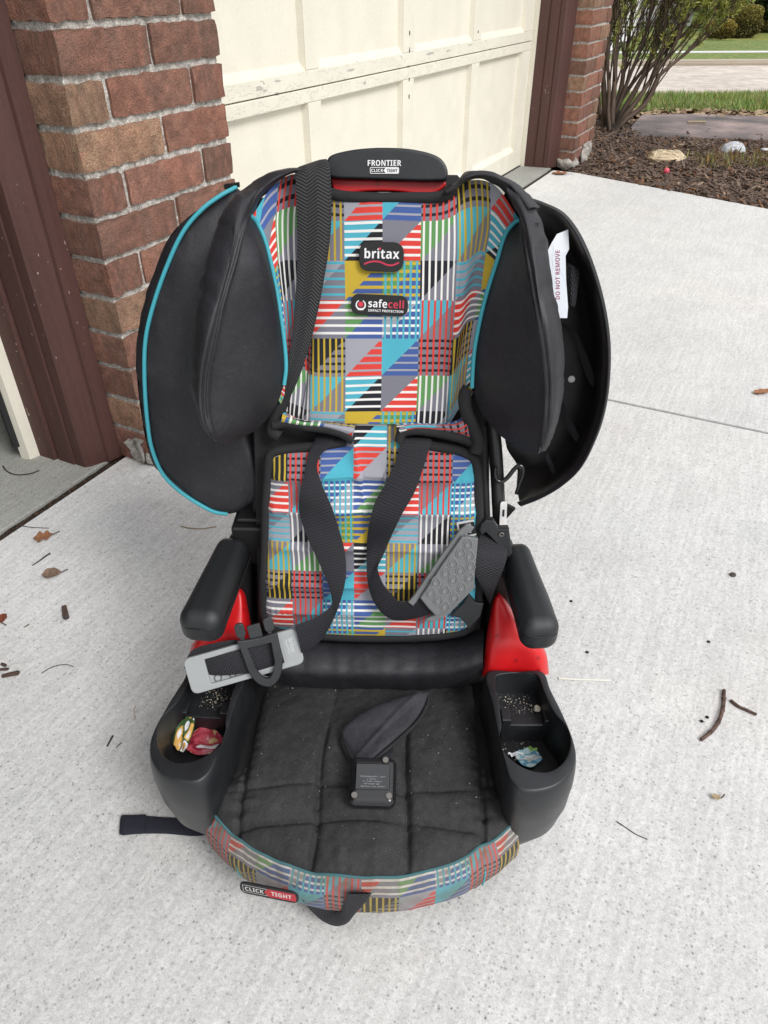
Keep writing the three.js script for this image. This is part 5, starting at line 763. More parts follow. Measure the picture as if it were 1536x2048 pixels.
// crotch buckle, its flap and slot
{
  const bk = part('crotch_buckle', new RoundedBoxGeometry(.054, .022, .056, 5, .009).rotateX(.28).translate(.005, .153, .133), M.plasticGloss, seat);
  { const g = new RoundedBoxGeometry(.04, .003, .03, 3, .0015).rotateX(.28).translate(.005, .1645, .132); const p = g.attributes.position, uv = g.attributes.uv; for (let k = 0; k < p.count; k++) uv.setXY(k, (p.getX(k) + .015) / .04, 1 - (p.getZ(k) - .117) / .03);
    part('label_plate', g, phy({ map: canvasTex(256, 192, (c, w, h) => { c.fillStyle = '#16171b'; c.fillRect(0, 0, w, h); c.fillStyle = '#6d6f74'; const r = rngOf(23); for (let k = 0; k < 5; k++) { let x = 128 - [92, 40, 70, 62, 84][k]; const e = 256 - x; while (x < e) { const w = 3 + 6 * r(); c.fillRect(x, 96 + k * 17 + 3 * r(), w, 5 + 5 * r()); x += w + 2 + (r() < .18 ? 9 : 0); } } }, { wrap: false }), roughness: .12, clearcoat: .6 }), bk); }
  for (const [x, y, z] of [[-.0145, .1605, .1535], [.0245, .1605, .1535], [.0195, .171, .1145]]) part('screw', new THREE.CylinderGeometry(.0034, .0034, .003, 14).rotateX(.28).translate(x, y, z), M.zinc, bk);
  part('buckle_web', strap([[-.014, .152, .07], [-.008, .16, .1], [-.006, .158, .115]], [[.03, .152, .07], [.026, .16, .1], [.022, .158, .115]], 14, .0024), M.web, seat);
  const FB = [[-0.0127,0.155,0.1183],[-0.0239,0.157,0.0921],[-0.0356,0.16,0.0705],[-0.0235,0.168,0.0571],[-0.0019,0.174,0.0446],[0.0286,0.176,0.0307],[0.0586,0.175,0.0196],[0.0726,0.172,0.0152],[0.0706,0.17,0.0239],[0.0567,0.166,0.0532],[0.0356,0.164,0.0771],[0.0123,0.162,0.1001],[-0.0019,0.158,0.1127]];
  const flapMat = phy({ map: rep(blackMap, 3, 3), color: lin(1.5, 1.5, 1.5), roughness: .7, bumpMap: rep(dataTex(64, 64, (u, v, x, y) => (x + y) % 8 < 4 ? 90 : 170, { data: true }), 60, 60), bumpScale: .0008, sheen: .5, sheenColor: lin(.08, .08, .09) });
  const F = part('crotch_flap', pillow(FB, { normal: [-.15, .8, .58], front: .007, back: .006, seg: 90, rings: 22, exp: 3, pow: .8, disp: (p) => .0016 * fbm(p.x * 60, p.y * 50, p.z * 60) - .0018 * Math.exp(-Math.pow(((p.x + .012) * .75 + (p.z - .1) * .66) / .003, 2)) }), flapMat, seat, 'stiff folded black flap standing over the buckle');
  part('binding', tube([[-0.0114,0.157,0.1196],[-0.0011,0.161,0.1154],[0.0131,0.165,0.1036],[0.0362,0.167,0.0807],[0.0573,0.169,0.057],[0.0685,0.171,0.0348],[0.0713,0.172,0.0192]], .0024, 50, 8), M.binding, F);
  part('fold', pillow([[-0.0142,0.15,0.1163],[-0.0274,0.151,0.0963],[-0.0375,0.153,0.074],[-0.0354,0.157,0.0668],[-0.0239,0.158,0.0914],[-0.0122,0.156,0.1169]], { normal: [-.7, .5, .5], front: .003, back: .003, seg: 50, rings: 10 }), M.binding, F);
  part('strap_slot', new THREE.TorusGeometry(.016, .0035, 8, 30).scale(1, .5, 1).rotateX(-Math.PI / 2).translate(-.026, .143, .062), M.binding, seat);
}
// base, cup pods, red panels, armrests
for (const s of [1, -1]) {
  const mm = (a) => s > 0 ? a : mirror(a), m1 = (p) => s > 0 ? p : MX(p);
  const O = spaced([[0.1423,0.2,-0.0009],[0.1787,0.2,-0.0027],[0.2138,0.2,-0.0029],[0.2199,0.2,0.0264],[0.2289,0.2,0.0637],[0.235,0.2,0.0985],[0.2348,0.2,0.1217],[0.2263,0.2,0.1441],[0.2082,0.2,0.1623],[0.1857,0.2,0.1706],[0.1655,0.2,0.1706],[0.1551,0.2,0.159],[0.1501,0.2,0.1338],[0.1469,0.2,0.0977],[0.1443,0.2,0.0551]], 96, true).map((p) => [p.x, p.y, p.z]);
  const H = spaced([[0.1538,0.2,0.0102],[0.1622,0.2,0.0059],[0.199,0.2,0.0048],[0.2059,0.2,0.0087],[0.2108,0.2,0.0344],[0.2174,0.2,0.0618],[0.2288,0.2,0.085],[0.2299,0.2,0.102],[0.2236,0.2,0.122],[0.2124,0.2,0.1364],[0.1975,0.2,0.1443],[0.1797,0.2,0.143],[0.1634,0.2,0.1334],[0.1517,0.2,0.1176],[0.1501,0.2,0.0996],[0.153,0.2,0.0872],[0.1535,0.2,0.0585]], 96, true).map((p) => [p.x, p.y, p.z]);
  const cen = O.reduce((a, p) => [a[0] + p[0] / 96, 0, a[2] + p[2] / 96], [0, 0, 0]);
  const ringAt = (R, y, k, dx = 0, dz = 0) => R.map((p) => V(m1([cen[0] + (p[0] - cen[0]) * k + dx, y, cen[2] + (p[2] - cen[2]) * k + dz])));
  const closeRow = (r) => [...r, r[0]];
  const body = [];
  const levels = [ringAt(H, .132, .93), ringAt(H, .19, .985), ringAt(H, .1985, .995), ringAt(H, .2, 1.008)].map(closeRow);
  // rotate the outer ring so that it starts opposite the hole's start, nearest vertex
  const near = (R, q) => R.reduce((b, p, i) => (p[0] - q[0]) ** 2 + (p[2] - q[2]) ** 2 < b[0] ? [(p[0] - q[0]) ** 2 + (p[2] - q[2]) ** 2, i] : b, [9, 0])[1];
  const k0 = near(O, H[0]), O2 = [...O.slice(k0), ...O.slice(0, k0)];
  const outer = [ringAt(O2, .2, .925), ringAt(O2, .1988, .95), ringAt(O2, .1955, .972), ringAt(O2, .189, .992), ringAt(O2, .179, 1.007), ringAt(O2, .165, 1.014), ringAt(O2, .145, 1.012, 0, -.002), ringAt(O2, .12, .998, .002, -.006)].map(closeRow);
  const ro = [...levels, ...outer];
  const body1 = gridGeo(ro, 96, ro.length - 1, (i, j, p) => [p.x + p.y * .7, p.z + p.y * .7], true);
  const pod = part('cup_holder', body1, M.plastic, seat, s > 0 ? 'right cup holder with a square snack tray behind the round well' : 'left cup holder, its well littered with scraps');
  part('lower_shell', gridGeo([ringAt(O2, .1185, .988, .002, -.006), ringAt(O2, .1172, .993, .002, -.007), ringAt(O2, .08, .975, 0, -.012), ringAt(O2, .04, .92, -.01, -.022), ringAt(O2, .012, .84, -.026, -.036)].map(closeRow), 96, 4, (i, j, p) => [p.x + p.y * .7, p.z + p.y * .7], true), M.plastic, pod);
  const fs = new THREE.Shape(H.map((p) => { const q = m1([cen[0] + (p[0] - cen[0]) * .95, 0, cen[2] + (p[2] - cen[2]) * .95]); return new THREE.Vector2(q[0], -q[2]); }));
  part('well_floor', new THREE.ShapeGeometry(fs).rotateX(-Math.PI / 2).translate(0, .134, 0), M.plasticDark, pod);
  const tz = [[0.1581,0.165,-0.0036],[0.2147,0.165,-0.0052],[0.2236,0.165,0.0363],[0.2185,0.165,0.0537],[0.1575,0.165,0.0555]];
  const ts = new THREE.Shape(mm(tz).map((p) => new THREE.Vector2(p[0], -p[2]))); const tg = new THREE.ExtrudeGeometry(ts, { depth: .028, bevelEnabled: true, bevelSize: .002, bevelThickness: .002, bevelSegments: 3 }); tg.rotateX(-Math.PI / 2); tg.translate(0, .135, 0);
  part('snack_tray', tg, M.plastic, pod);
  for (const lug of [[0.1643,0.17,0.0502], [0.216,0.17,0.0502]]) { const q = m1(lug); part('tray_lug', bx(q[0] - .006, q[0] + .006, .15, .177, q[2] - .01, q[2] + .009, .002), M.plastic, pod); }
  // red panel
  const rows = [
    [[0.1545,0.1074,-0.07],[0.1438,0.1833,-0.004],[0.1804,0.1855,-0.004],[0.2168,0.1876,-0.004],[0.2382,0.1205,-0.07]], [[0.1546,0.123,-0.07],[0.144,0.1974,-0.004],[0.1789,0.1995,-0.004],[0.2145,0.2006,-0.004],[0.236,0.1328,-0.07]], [[0.1547,0.1495,-0.08],[0.1447,0.216,-0.008],[0.1776,0.217,-0.008],[0.2104,0.2181,-0.008],[0.2323,0.1519,-0.08]], [[0.1562,0.1589,-0.09],[0.1458,0.2312,-0.014],[0.1734,0.2339,-0.014],[0.203,0.2294,-0.014],[0.2257,0.1609,-0.09]], [[0.1575,0.178,-0.1],[0.1478,0.2419,-0.026],[0.1694,0.2443,-0.026],[0.19,0.2378,-0.026],[0.211,0.1678,-0.1]], [[0.1605,0.2018,-0.11],[0.1508,0.2555,-0.044],[0.1619,0.2576,-0.044],[0.1714,0.2561,-0.044],[0.1887,0.194,-0.11]], [[0.1628,0.2178,-0.12],[0.1535,0.2673,-0.058],[0.1583,0.27,-0.058],[0.1644,0.2659,-0.058],[0.1789,0.207,-0.12]], [[0.1656,0.2253,-0.12],[0.1567,0.2686,-0.066],[0.1584,0.2703,-0.066],[0.1605,0.2678,-0.066],[0.1712,0.2161,-0.12]]];
  part('red_panel', loft([0, 1, 2, 3, 4].map((k) => mm(rows.map((r) => r[k]))), 24, 40, { even: false }), M.redPlastic, seat);
  // armrest
  const a = new RoundedBoxGeometry(s > 0 ? .043 : .049, .05, .15, 6, .0165), p = a.attributes.position;
  for (let k = 0; k < p.count; k++) { let x = p.getX(k), y = p.getY(k), z = p.getZ(k); const t = (z + .075) / .15; if (y < 0) y *= 1.0 - .12 * t; x *= mix(.78, 1.06, t); y += .006 * Math.sin(t * Math.PI) - (y > 0 ? .004 * t : 0); p.setXYZ(k, x, y, z); }
  a.computeVertexNormals(); a.rotateX(.02); a.rotateY(s * .1); const c0 = s > 0 ? [.1855, .301, -.03] : [-.1885, .301, -.031], ya = s * .1; a.translate(...c0);
  const arm = part('armrest', a, M.plastic, seat);
  const seamPts = [[-.0212, .0, -.06], [-.0226, .0, .045], [-.017, .001, .0705], [0, .002, .0755], [.017, .001, .0705], [.0226, 0, .045], [.0212, 0, -.06]].map((q) => { const x = q[0] * (s > 0 ? 1.0 : 1.12), z = q[2]; return [c0[0] + x * Math.cos(ya) + z * Math.sin(ya), c0[1] + q[1] + .003, c0[2] - x * Math.sin(ya) + z * Math.cos(ya)]; });
  part('arm_seam', tube(seamPts, .0011, 60, 6), M.plasticDark, arm);
  const b = m1([.163, .2, -.1]); part('arm_support', new RoundedBoxGeometry(.034, .22, .07, 3, .012).translate(b[0], .2, -.105), M.plasticDark, arm);
}
part('base', mergeGeometries([new RoundedBoxGeometry(.31, .1, .36, 4, .03).translate(-.008, .055, .01), new RoundedBoxGeometry(.345, .09, .2, 4, .02).translate(-.008, .075, .02), new RoundedBoxGeometry(.27, .03, .3, 3, .01).translate(-.008, .015, .02), new RoundedBoxGeometry(.29, .14, .1, 4, .03).translate(-.008, .13, -.1)]), M.plasticDark, seat);
// frame posts, hook wire, gauge label
part('frame_post', tube([[0.1355,0.4932,-0.174],[0.1473,0.4341,-0.1557],[0.1604,0.3205,-0.1204]], .0085, 30, 14), M.steel, seat); part('frame_post', tube([[-0.1403,0.4242,-0.1526],[-0.1461,0.3867,-0.141],[-0.1555,0.3084,-0.1167]], .0085, 30, 14), M.steel, seat);
part('hook_wire', tube([[0.1471,0.4179,-0.1306],[0.147,0.4088,-0.1278],[0.1505,0.4015,-0.1256],[0.1561,0.4004,-0.1252],[0.1619,0.4047,-0.1266],[0.1703,0.4158,-0.13],[0.1755,0.4201,-0.1313],[0.1799,0.4177,-0.1306],[0.1811,0.4105,-0.1284],[0.1777,0.397,-0.1242],[0.1749,0.3852,-0.1205]], .0028, 70, 8), M.plasticGloss, seat);
part('inner_post', tube([[0.1299,0.4617,-0.1562],[0.1349,0.4014,-0.1375],[0.1411,0.3317,-0.1159]], .006, 20, 10), M.plasticDark, seat);
part('belt_guide', mergeGeometries([bx(-.196, -.15, .285, .345, -.155, -.1, .004), bx(-.19, -.152, .345, .352, -.15, -.11, .003)]).translate(.014, -.002, .004), M.plasticDark, seat);
patch('gauge_label', [0.1537,0.3703,-0.1239], [0.1612,0.3704,-0.1239], [0.1575,0.3384,-0.114], .003, canvasTex(64, 256, (c, w, h) => { c.fillStyle = '#f3f1ef'; c.fillRect(0, 0, w, h); c.fillStyle = '#26262a'; c.fillRect(20, 74, 24, 70); c.fillStyle = '#d9a7a2'; c.font = '22px sans-serif'; c.fillText('S', 26, 200); c.fillText('c', 28, 224); }, { wrap: false }), seat);
part('guide_fin', new THREE.ExtrudeGeometry(new THREE.Shape([[0, 0], [.014, -.008], [.003, -.026]].map((a) => new THREE.Vector2(...a))), { depth: .004, bevelEnabled: true, bevelSize: .0006, bevelThickness: .0006, bevelSegments: 1 }).translate(...[0.1618,0.368,-0.1272]), M.plasticDark, seat);
// shoulder strap over the left of the headrest
part('shoulder_strap', strap([[-0.0946,0.7175,-0.2735],[-0.0874,0.7337,-0.2285],[-0.0829,0.7351,-0.199],[-0.0825,0.7023,-0.1848],[-0.0828,0.6643,-0.173],[-0.0873,0.6148,-0.1577],[-0.0935,0.5684,-0.1433],[-0.1002,0.5418,-0.1351],[-0.1086,0.521,-0.1326],[-0.1155,0.5026,-0.1369]], [[-0.0589,0.7235,-0.2754],[-0.0547,0.7431,-0.2315],[-0.047,0.7429,-0.2014],[-0.045,0.7122,-0.1859],[-0.0465,0.6799,-0.1739],[-0.0544,0.6363,-0.1603],[-0.0644,0.5953,-0.1496],[-0.0758,0.558,-0.1401],[-0.0912,0.5212,-0.1327],[-0.1052,0.496,-0.1349]], 90, .0022), M.herring, seat);
// harness straps
const hL = part('harness_strap', strap([[-0.0707,0.4581,-0.1431],[-0.0725,0.4557,-0.1144],[-0.078,0.4482,-0.1061],[-0.08,0.4374,-0.0967],[-0.0873,0.4095,-0.082],[-0.0896,0.3819,-0.0795],[-0.0806,0.3595,-0.0625],[-0.069,0.3342,-0.0527],[-0.059,0.3124,-0.0439],[-0.0524,0.2928,-0.0359],[-0.0511,0.2808,-0.0282],[-0.0638,0.2775,-0.0121],[-0.0809,0.2763,-0.0018],[-0.0923,0.2754,0.0035]], [[-0.0452,0.4607,-0.1439],[-0.0502,0.4549,-0.1161],[-0.0625,0.4464,-0.1095],[-0.0677,0.4344,-0.1018],[-0.0622,0.4177,-0.0906],[-0.0498,0.391,-0.0783],[-0.0409,0.365,-0.0663],[-0.0345,0.3398,-0.0564],[-0.0334,0.3128,-0.0461],[-0.0385,0.2871,-0.0361],[-0.0483,0.2619,-0.0223],[-0.0608,0.2475,-0.0028],[-0.0747,0.2406,0.0093],[-0.0857,0.2391,0.0148]], 120, .0022), M.web, seat);
part('harness_strap', strap([[0.0323,0.4534,-0.1417],[0.0319,0.4618,-0.1182],[0.0258,0.4437,-0.1027],[0.0145,0.4217,-0.0878],[0.0029,0.4031,-0.0781],[-0.0035,0.3833,-0.0699],[-0.0083,0.3494,-0.0694],[-0.0084,0.3277,-0.0527],[-0.0066,0.2991,-0.0438],[0.0008,0.2765,-0.0368],[0.0133,0.2618,-0.0303],[0.0283,0.2563,-0.0266],[0.0518,0.2625,-0.0245],[0.0749,0.2717,-0.0253]], [[0.0673,0.4539,-0.1418],[0.0672,0.461,-0.118],[0.0599,0.4413,-0.1019],[0.0482,0.4104,-0.0843],[0.035,0.3887,-0.0736],[0.0222,0.3624,-0.0635],[0.0113,0.3296,-0.0633],[0.0056,0.3236,-0.0514],[0.0062,0.3153,-0.0489],[0.013,0.2995,-0.0439],[0.0236,0.2882,-0.0384],[0.033,0.2829,-0.0328],[0.0513,0.2881,-0.0304],[0.0703,0.3042,-0.0314]], 120, .0022), M.web, seat);
// left chest clip: pale frame, strap inside, black prong buckle
{
  const A = V([-0.2234,0.2465,0.035]), B = V([-0.0945,0.2616,-0.005]), C = V([-0.2137,0.2093,0.055]); const X = B.clone().sub(A), w = X.length(); X.normalize(); const Z = new THREE.Vector3().crossVectors(X, A.clone().sub(C)).normalize(), Y = new THREE.Vector3().crossVectors(Z, X), h = A.clone().sub(C).dot(Y);
  const Mx = new THREE.Matrix4().makeBasis(X, Y, Z).setPosition(C.clone().addScaledVector(X, -C.clone().sub(A).dot(X)));
  const rr2 = (x0, y0, x1, y1, r, P = new THREE.Shape()) => { P.moveTo(x0 + r, y0).lineTo(x1 - r, y0).quadraticCurveTo(x1, y0, x1, y0 + r).lineTo(x1, y1 - r).quadraticCurveTo(x1, y1, x1 - r, y1).lineTo(x0 + r, y1).quadraticCurveTo(x0, y1, x0, y1 - r).lineTo(x0, y0 + r).quadraticCurveTo(x0, y0, x0 + r, y0); return P; };
  const ex = (s, d, z, b = .001) => { const g = new THREE.ExtrudeGeometry(s, { depth: d, bevelEnabled: true, bevelSize: b, bevelThickness: b, bevelSegments: 3, curveSegments: 8 }); g.translate(0, 0, z); g.applyMatrix4(Mx); return g; };
  const fr = rr2(0, 0, w, h, .008); fr.holes.push(rr2(.022, .005, w - .022, h - .005, .003, new THREE.Path()));
  const F = part('chest_clip', ex(fr, .004, 0), M.greyClear, seat, 'pale grey clip frame threaded with the left harness strap');
  part('clip_tongue', ex(rr2(.02, .002, w * .62, h * .42, .002), .0015, -.002, .0005), M.greyClear, F);
  for (const x of [.032, .05, .065]) part('clip_hole', new THREE.TorusGeometry(.0042, .0008, 6, 20).translate(x, h * .22, .0005).applyMatrix4(Mx), M.greyRubber, F);
  const st = (pts0, pts1) => strap(pts0.map((p) => new THREE.Vector3(...p).applyMatrix4(Mx)).map((v) => [v.x, v.y, v.z]), pts1.map((p) => new THREE.Vector3(...p).applyMatrix4(Mx)).map((v) => [v.x, v.y, v.z]), 40, .002);
  part('clip_web', st([[.016, h - .004, -.003], [.035, h - .006, .004], [.06, h - .005, .008], [.09, h - .005, .005], [w - .015, h - .004, -.004]], [[.016, .018, -.003], [.035, .013, .004], [.06, .009, .008], [.09, .006, .005], [w - .015, .004, -.004]]), M.web, F);
  part('tail_web', st([[-.004, h - .012, -.006], [.01, h + .006, -.004], [.04, h + .008, -.004], [.07, h + .004, -.004]], [[.004, h - .02, -.006], [.01, h - .01, -.004], [.04, h - .008, -.004], [.07, h - .008, -.004]]), M.web, F);
  const tt = canvasTex(128, 256, (c) => { c.fillStyle = '#9b9e9f'; c.fillRect(0, 0, 128, 256); c.save(); c.translate(72, 24); c.rotate(Math.PI / 2); c.fillStyle = '#b7babb'; c.font = 'bold 58px sans-serif'; c.fillText('britax', 0, 12, 150); c.restore(); c.strokeStyle = '#b7babb'; c.lineWidth = 7; c.beginPath(); c.moveTo(44, 30); c.bezierCurveTo(20, 80, 60, 120, 36, 186); c.stroke(); }, { wrap: false });
  { const g = new THREE.ExtrudeGeometry(rr2(w - .0195, .007, w - .002, h - .006, .003), { depth: .0005, bevelEnabled: false }), p = g.attributes.position, uv = g.attributes.uv; for (let k = 0; k < p.count; k++) uv.setXY(k, (p.getX(k) - w + .0195) / .0175, (p.getY(k) - .007) / (h - .013)); g.translate(0, 0, .005); g.applyMatrix4(Mx); part('moulded_mark', g, phy({ map: tt, roughness: .4, clearcoat: .2 }), F); }
  const bx0 = w * .5, bk = new THREE.Shape(), bh = new THREE.Path(); bk.moveTo(bx0, h + .006).quadraticCurveTo(bx0 + .024, h + .001, bx0 + .045, h + .004).lineTo(bx0 + .043, h * .3).quadraticCurveTo(bx0 + .036, -.012, bx0 + .022, -.013).quadraticCurveTo(bx0 + .007, -.01, bx0 + .003, h * .3).lineTo(bx0, h + .006);
  bh.moveTo(bx0 + .008, h - .004).lineTo(bx0 + .037, h - .005).lineTo(bx0 + .035, h * .3).quadraticCurveTo(bx0 + .03, -.002, bx0 + .023, -.004).quadraticCurveTo(bx0 + .014, -.002, bx0 + .011, h * .3).lineTo(bx0 + .008, h - .004); bk.holes.push(bh);
  const Bk = part('clip_buckle', ex(bk, .006, .008, .0016), M.plastic, F);
  part('prong', mergeGeometries([ex(rr2(bx0 + .003, h, bx0 + .007, h + .014, .001), .003, .009, .0005), ex(rr2(bx0 + .0, h + .01, bx0 + .0095, h + .026, .0045), .003, .009, .001), ex(rr2(bx0 + .036, h, bx0 + .04, h + .012, .001), .003, .009, .0005), ex(rr2(bx0 + .034, h + .008, bx0 + .044, h + .024, .0045), .003, .009, .001), ex(rr2(bx0 + .014, h - .002, bx0 + .028, h + .02, .0012), .003, .008, .0008)]), M.plastic, Bk);
}
// right chest pad of grey rubber with drop shaped scales
{
  const A = V([0.0583,0.2971,-0.0272]), B = V([0.1063,0.3672,-0.0549]), D = V([0.1212,0.312,-0.0358]), Y = B.clone().sub(A).normalize(), Z = new THREE.Vector3().crossVectors(D.clone().sub(A), Y).normalize(), X = new THREE.Vector3().crossVectors(Y, Z);
  const Mx = new THREE.Matrix4().makeBasis(X, Y, Z).setPosition(A), to2 = (q) => q.map((p) => { const d = V(p).sub(A); return [d.dot(X), d.dot(Y)]; });
  const ex = (pts, d, z, b) => { const g = new THREE.ExtrudeGeometry(pts instanceof THREE.Shape ? pts : new THREE.Shape(pts.map((a) => new THREE.Vector2(...a))), { depth: d, bevelEnabled: true, bevelSize: b, bevelThickness: b, bevelSegments: 2 }); g.translate(0, 0, z); g.applyMatrix4(Mx); return g; };
  const P = part('chest_pad', ex(to2([[0.059,0.2949,-0.0295],[0.0826,0.3332,-0.0414],[0.1055,0.3679,-0.0521],[0.1108,0.3685,-0.0523],[0.1226,0.3663,-0.0517],[0.1218,0.3481,-0.046],[0.1204,0.3271,-0.0395],[0.1205,0.3133,-0.0352],[0.1021,0.2939,-0.0292],[0.0821,0.2754,-0.0235],[0.0772,0.274,-0.023],[0.0684,0.2829,-0.0258]]), .005, -.004, .0016), M.greyRubber, seat, 'grey rubber strap pad moulded with drop shaped scales');
  part('pad_flange', mergeGeometries([ex(to2([[0.0446,0.2869,-0.027],[0.0523,0.2967,-0.0301],[0.08,0.3399,-0.0435],[0.1035,0.3744,-0.0542],[0.1114,0.3817,-0.0564],[0.1185,0.3783,-0.0554],[0.1153,0.3734,-0.0539],[0.1083,0.3709,-0.0531],[0.0837,0.3351,-0.042],[0.0607,0.2994,-0.0309],[0.0489,0.2838,-0.0261]]), .003, -.008, .0012), ex(to2([[0.0653,0.2646,-0.0201],[0.0881,0.2768,-0.0239],[0.1218,0.3108,-0.0344],[0.1232,0.3057,-0.0329],[0.092,0.2717,-0.0223],[0.0739,0.2622,-0.0194]]), .003, -.009, .0012)]), M.greyRubber, P);
  const drop = new THREE.Shape(), rr3 = .0054, rot = 2.2; for (let k = 0; k <= 26; k++) { const a = k / 26 * Math.PI * 2, c = Math.cos(a), r = rr3 * (1 + .5 * Math.pow(Math.max(0, c), 5)); const x = r * Math.cos(a + rot), y = r * Math.sin(a + rot); k ? drop.lineTo(x, y) : drop.moveTo(x, y); }
  for (const q of to2([[0.1123,0.3601,-0.0497],[0.104,0.3496,-0.0465],[0.095,0.3365,-0.0424],[0.1048,0.3286,-0.04],[0.087,0.3252,-0.0389],[0.0963,0.3172,-0.0364],[0.1154,0.3195,-0.0371],[0.0754,0.3137,-0.0353],[0.107,0.3067,-0.0332],[0.0866,0.3038,-0.0323],[0.0698,0.3009,-0.0314],[0.0791,0.2915,-0.0285],[0.0984,0.2951,-0.0296],[0.0873,0.2839,-0.0261],[0.1148,0.3461,-0.0454],[0.1165,0.3332,-0.0414]])) { const g = new THREE.TubeGeometry(new THREE.CatmullRomCurve3(drop.getPoints(1).slice(0, 26).map((p) => new THREE.Vector3(p.x, p.y, 0)), true), 40, .00075, 6, true).scale(1, 1, 1.3), g2 = new THREE.TorusGeometry(.0033, .0004, 6, 20).translate(0, 0, .001); g.deleteAttribute('uv'); g2.deleteAttribute('uv'); const gm = mergeGeometries([g, g2, new THREE.CylinderGeometry(.0032, .0034, .0008, 16).rotateX(Math.PI / 2).deleteAttribute('uv')]); gm.translate(q[0], q[1], .0026); gm.applyMatrix4(Mx); part('scale', gm, M.scaleRubber ??= phy({ color: lin(.2, .205, .21), roughness: .5, bumpMap: M.greyRubber.bumpMap, bumpScale: .0005 }), P); }
}
part('lap_strap', strap([[0.1334,0.3505,-0.0997],[0.1294,0.3503,-0.0797],[0.1214,0.3436,-0.0626],[0.1156,0.3307,-0.0516],[0.1237,0.3144,-0.0486],[0.1323,0.297,-0.0482],[0.1438,0.2654,-0.0534]], [[0.1589,0.3382,-0.0959],[0.1617,0.3396,-0.0764],[0.1626,0.3349,-0.0629],[0.158,0.3212,-0.0527],[0.1532,0.3045,-0.0495],[0.149,0.2874,-0.0482],[0.1471,0.2641,-0.053]], 50, .0022), M.web, seat);
part('lap_strap_tail', strap([[0.0714,0.272,-0.0354],[0.0819,0.2848,-0.0294],[0.0907,0.2903,-0.0291]], [[0.0552,0.2809,-0.0382],[0.0692,0.3,-0.0341],[0.081,0.3105,-0.0354]], 12, .0022), M.web, seat);
{
  const Q = V([0.1458,0.3455,-0.0882]), X = new THREE.Vector3(1, 0, 0), Z = V(BN), Y = new THREE.Vector3().crossVectors(Z, X), Mx = new THREE.Matrix4().makeBasis(X, Y, Z).setPosition(Q);
  const s = new THREE.Shape([[0.1292,0.3566,-0.0916],[0.1308,0.3629,-0.0936],[0.1354,0.3673,-0.095],[0.1434,0.3668,-0.0948],[0.1507,0.3563,-0.0916],[0.1623,0.3571,-0.0918],[0.1679,0.3275,-0.0826],[0.1656,0.3243,-0.0816],[0.1556,0.3356,-0.0851],[0.1451,0.3468,-0.0886],[0.136,0.3554,-0.0913],[0.1313,0.3516,-0.0901]].map((p) => { const d = V(p).sub(Q); return new THREE.Vector2(d.dot(X), d.dot(Y)); }));
  const g = new THREE.ExtrudeGeometry(s, { depth: .012, bevelEnabled: true, bevelSize: .0016, bevelThickness: .0016, bevelSegments: 3 }); g.applyMatrix4(Mx); const cn = part('strap_anchor', g, M.plastic, seat);
  part('screw', new THREE.TorusGeometry(.0024, .001, 8, 18).translate(...[0.1546,0.3564,-0.0756]), M.zinc, cn);
  const tr = new THREE.Shape([[0.0978,0.2524,-0.0493],[0.1123,0.2674,-0.054],[0.118,0.2795,-0.0577],[0.1261,0.269,-0.0545],[0.1355,0.2679,-0.0542],[0.1326,0.2518,-0.0492],[0.1206,0.2366,-0.0445],[0.1165,0.2433,-0.0465],[0.1092,0.2513,-0.049]].map((p) => { const d = V(p).sub(Q); return new THREE.Vector2(d.dot(X), d.dot(Y)); }));
  const g2 = new THREE.ExtrudeGeometry(tr, { depth: .005, bevelEnabled: true, bevelSize: .0014, bevelThickness: .0014, bevelSegments: 3 }); g2.translate(0, 0, .016); g2.applyMatrix4(Mx); part('belt_tongue', g2, M.plastic, seat);
}
// strap lying on the concrete at the left, loop at the front
{
  const t = part('floor_strap', strap([[-.195, .02, .09], [-.225, .004, .093], [-.275, .003, .094], [-.31, .004, .093], [-.331, .003, .095]], [[-.195, .02, .118], [-.222, .004, .119], [-.27, .003, .117], [-.305, .004, .119], [-.324, .003, .121]], 40, .0022), M.tape = phy({ map: rep(dataTex(128, 128, (u, v, x, y) => { const k = 22 + 12 * ((x >> 1) % 2) + 10 * n64(u, v); return [k, k + 2, k + 14]; }), 30, 30), roughness: .65 }), seat);
  part('strap_hem', strap([[-.3, .0065, .0925], [-.318, .0065, .094], [-.3325, .006, .0945], [-.3335, .003, .0945]], [[-.294, .0065, .119], [-.312, .0065, .12], [-.325, .006, .1215], [-.3265, .003, .1215]], 12, .0024), M.tape, t);
  part('front_loop', strap([[-0.0713,0.0674,0.226],[-0.0628,0.0421,0.226],[-0.05,0.0276,0.23],[-0.0369,0.0207,0.232],[-0.0236,0.032,0.235],[-0.01,0.0648,0.237],[0.0004,0.0883,0.237],[0.0082,0.1068,0.235]], [[-0.0449,0.0629,0.222],[-0.0408,0.0539,0.222],[-0.0363,0.0502,0.224],[-0.0316,0.0489,0.226],[-0.0275,0.0578,0.23],[-0.0244,0.0735,0.234],[-0.0216,0.0872,0.235],[-0.0193,0.1051,0.235]], 60, .0022), M.web, seat);
}

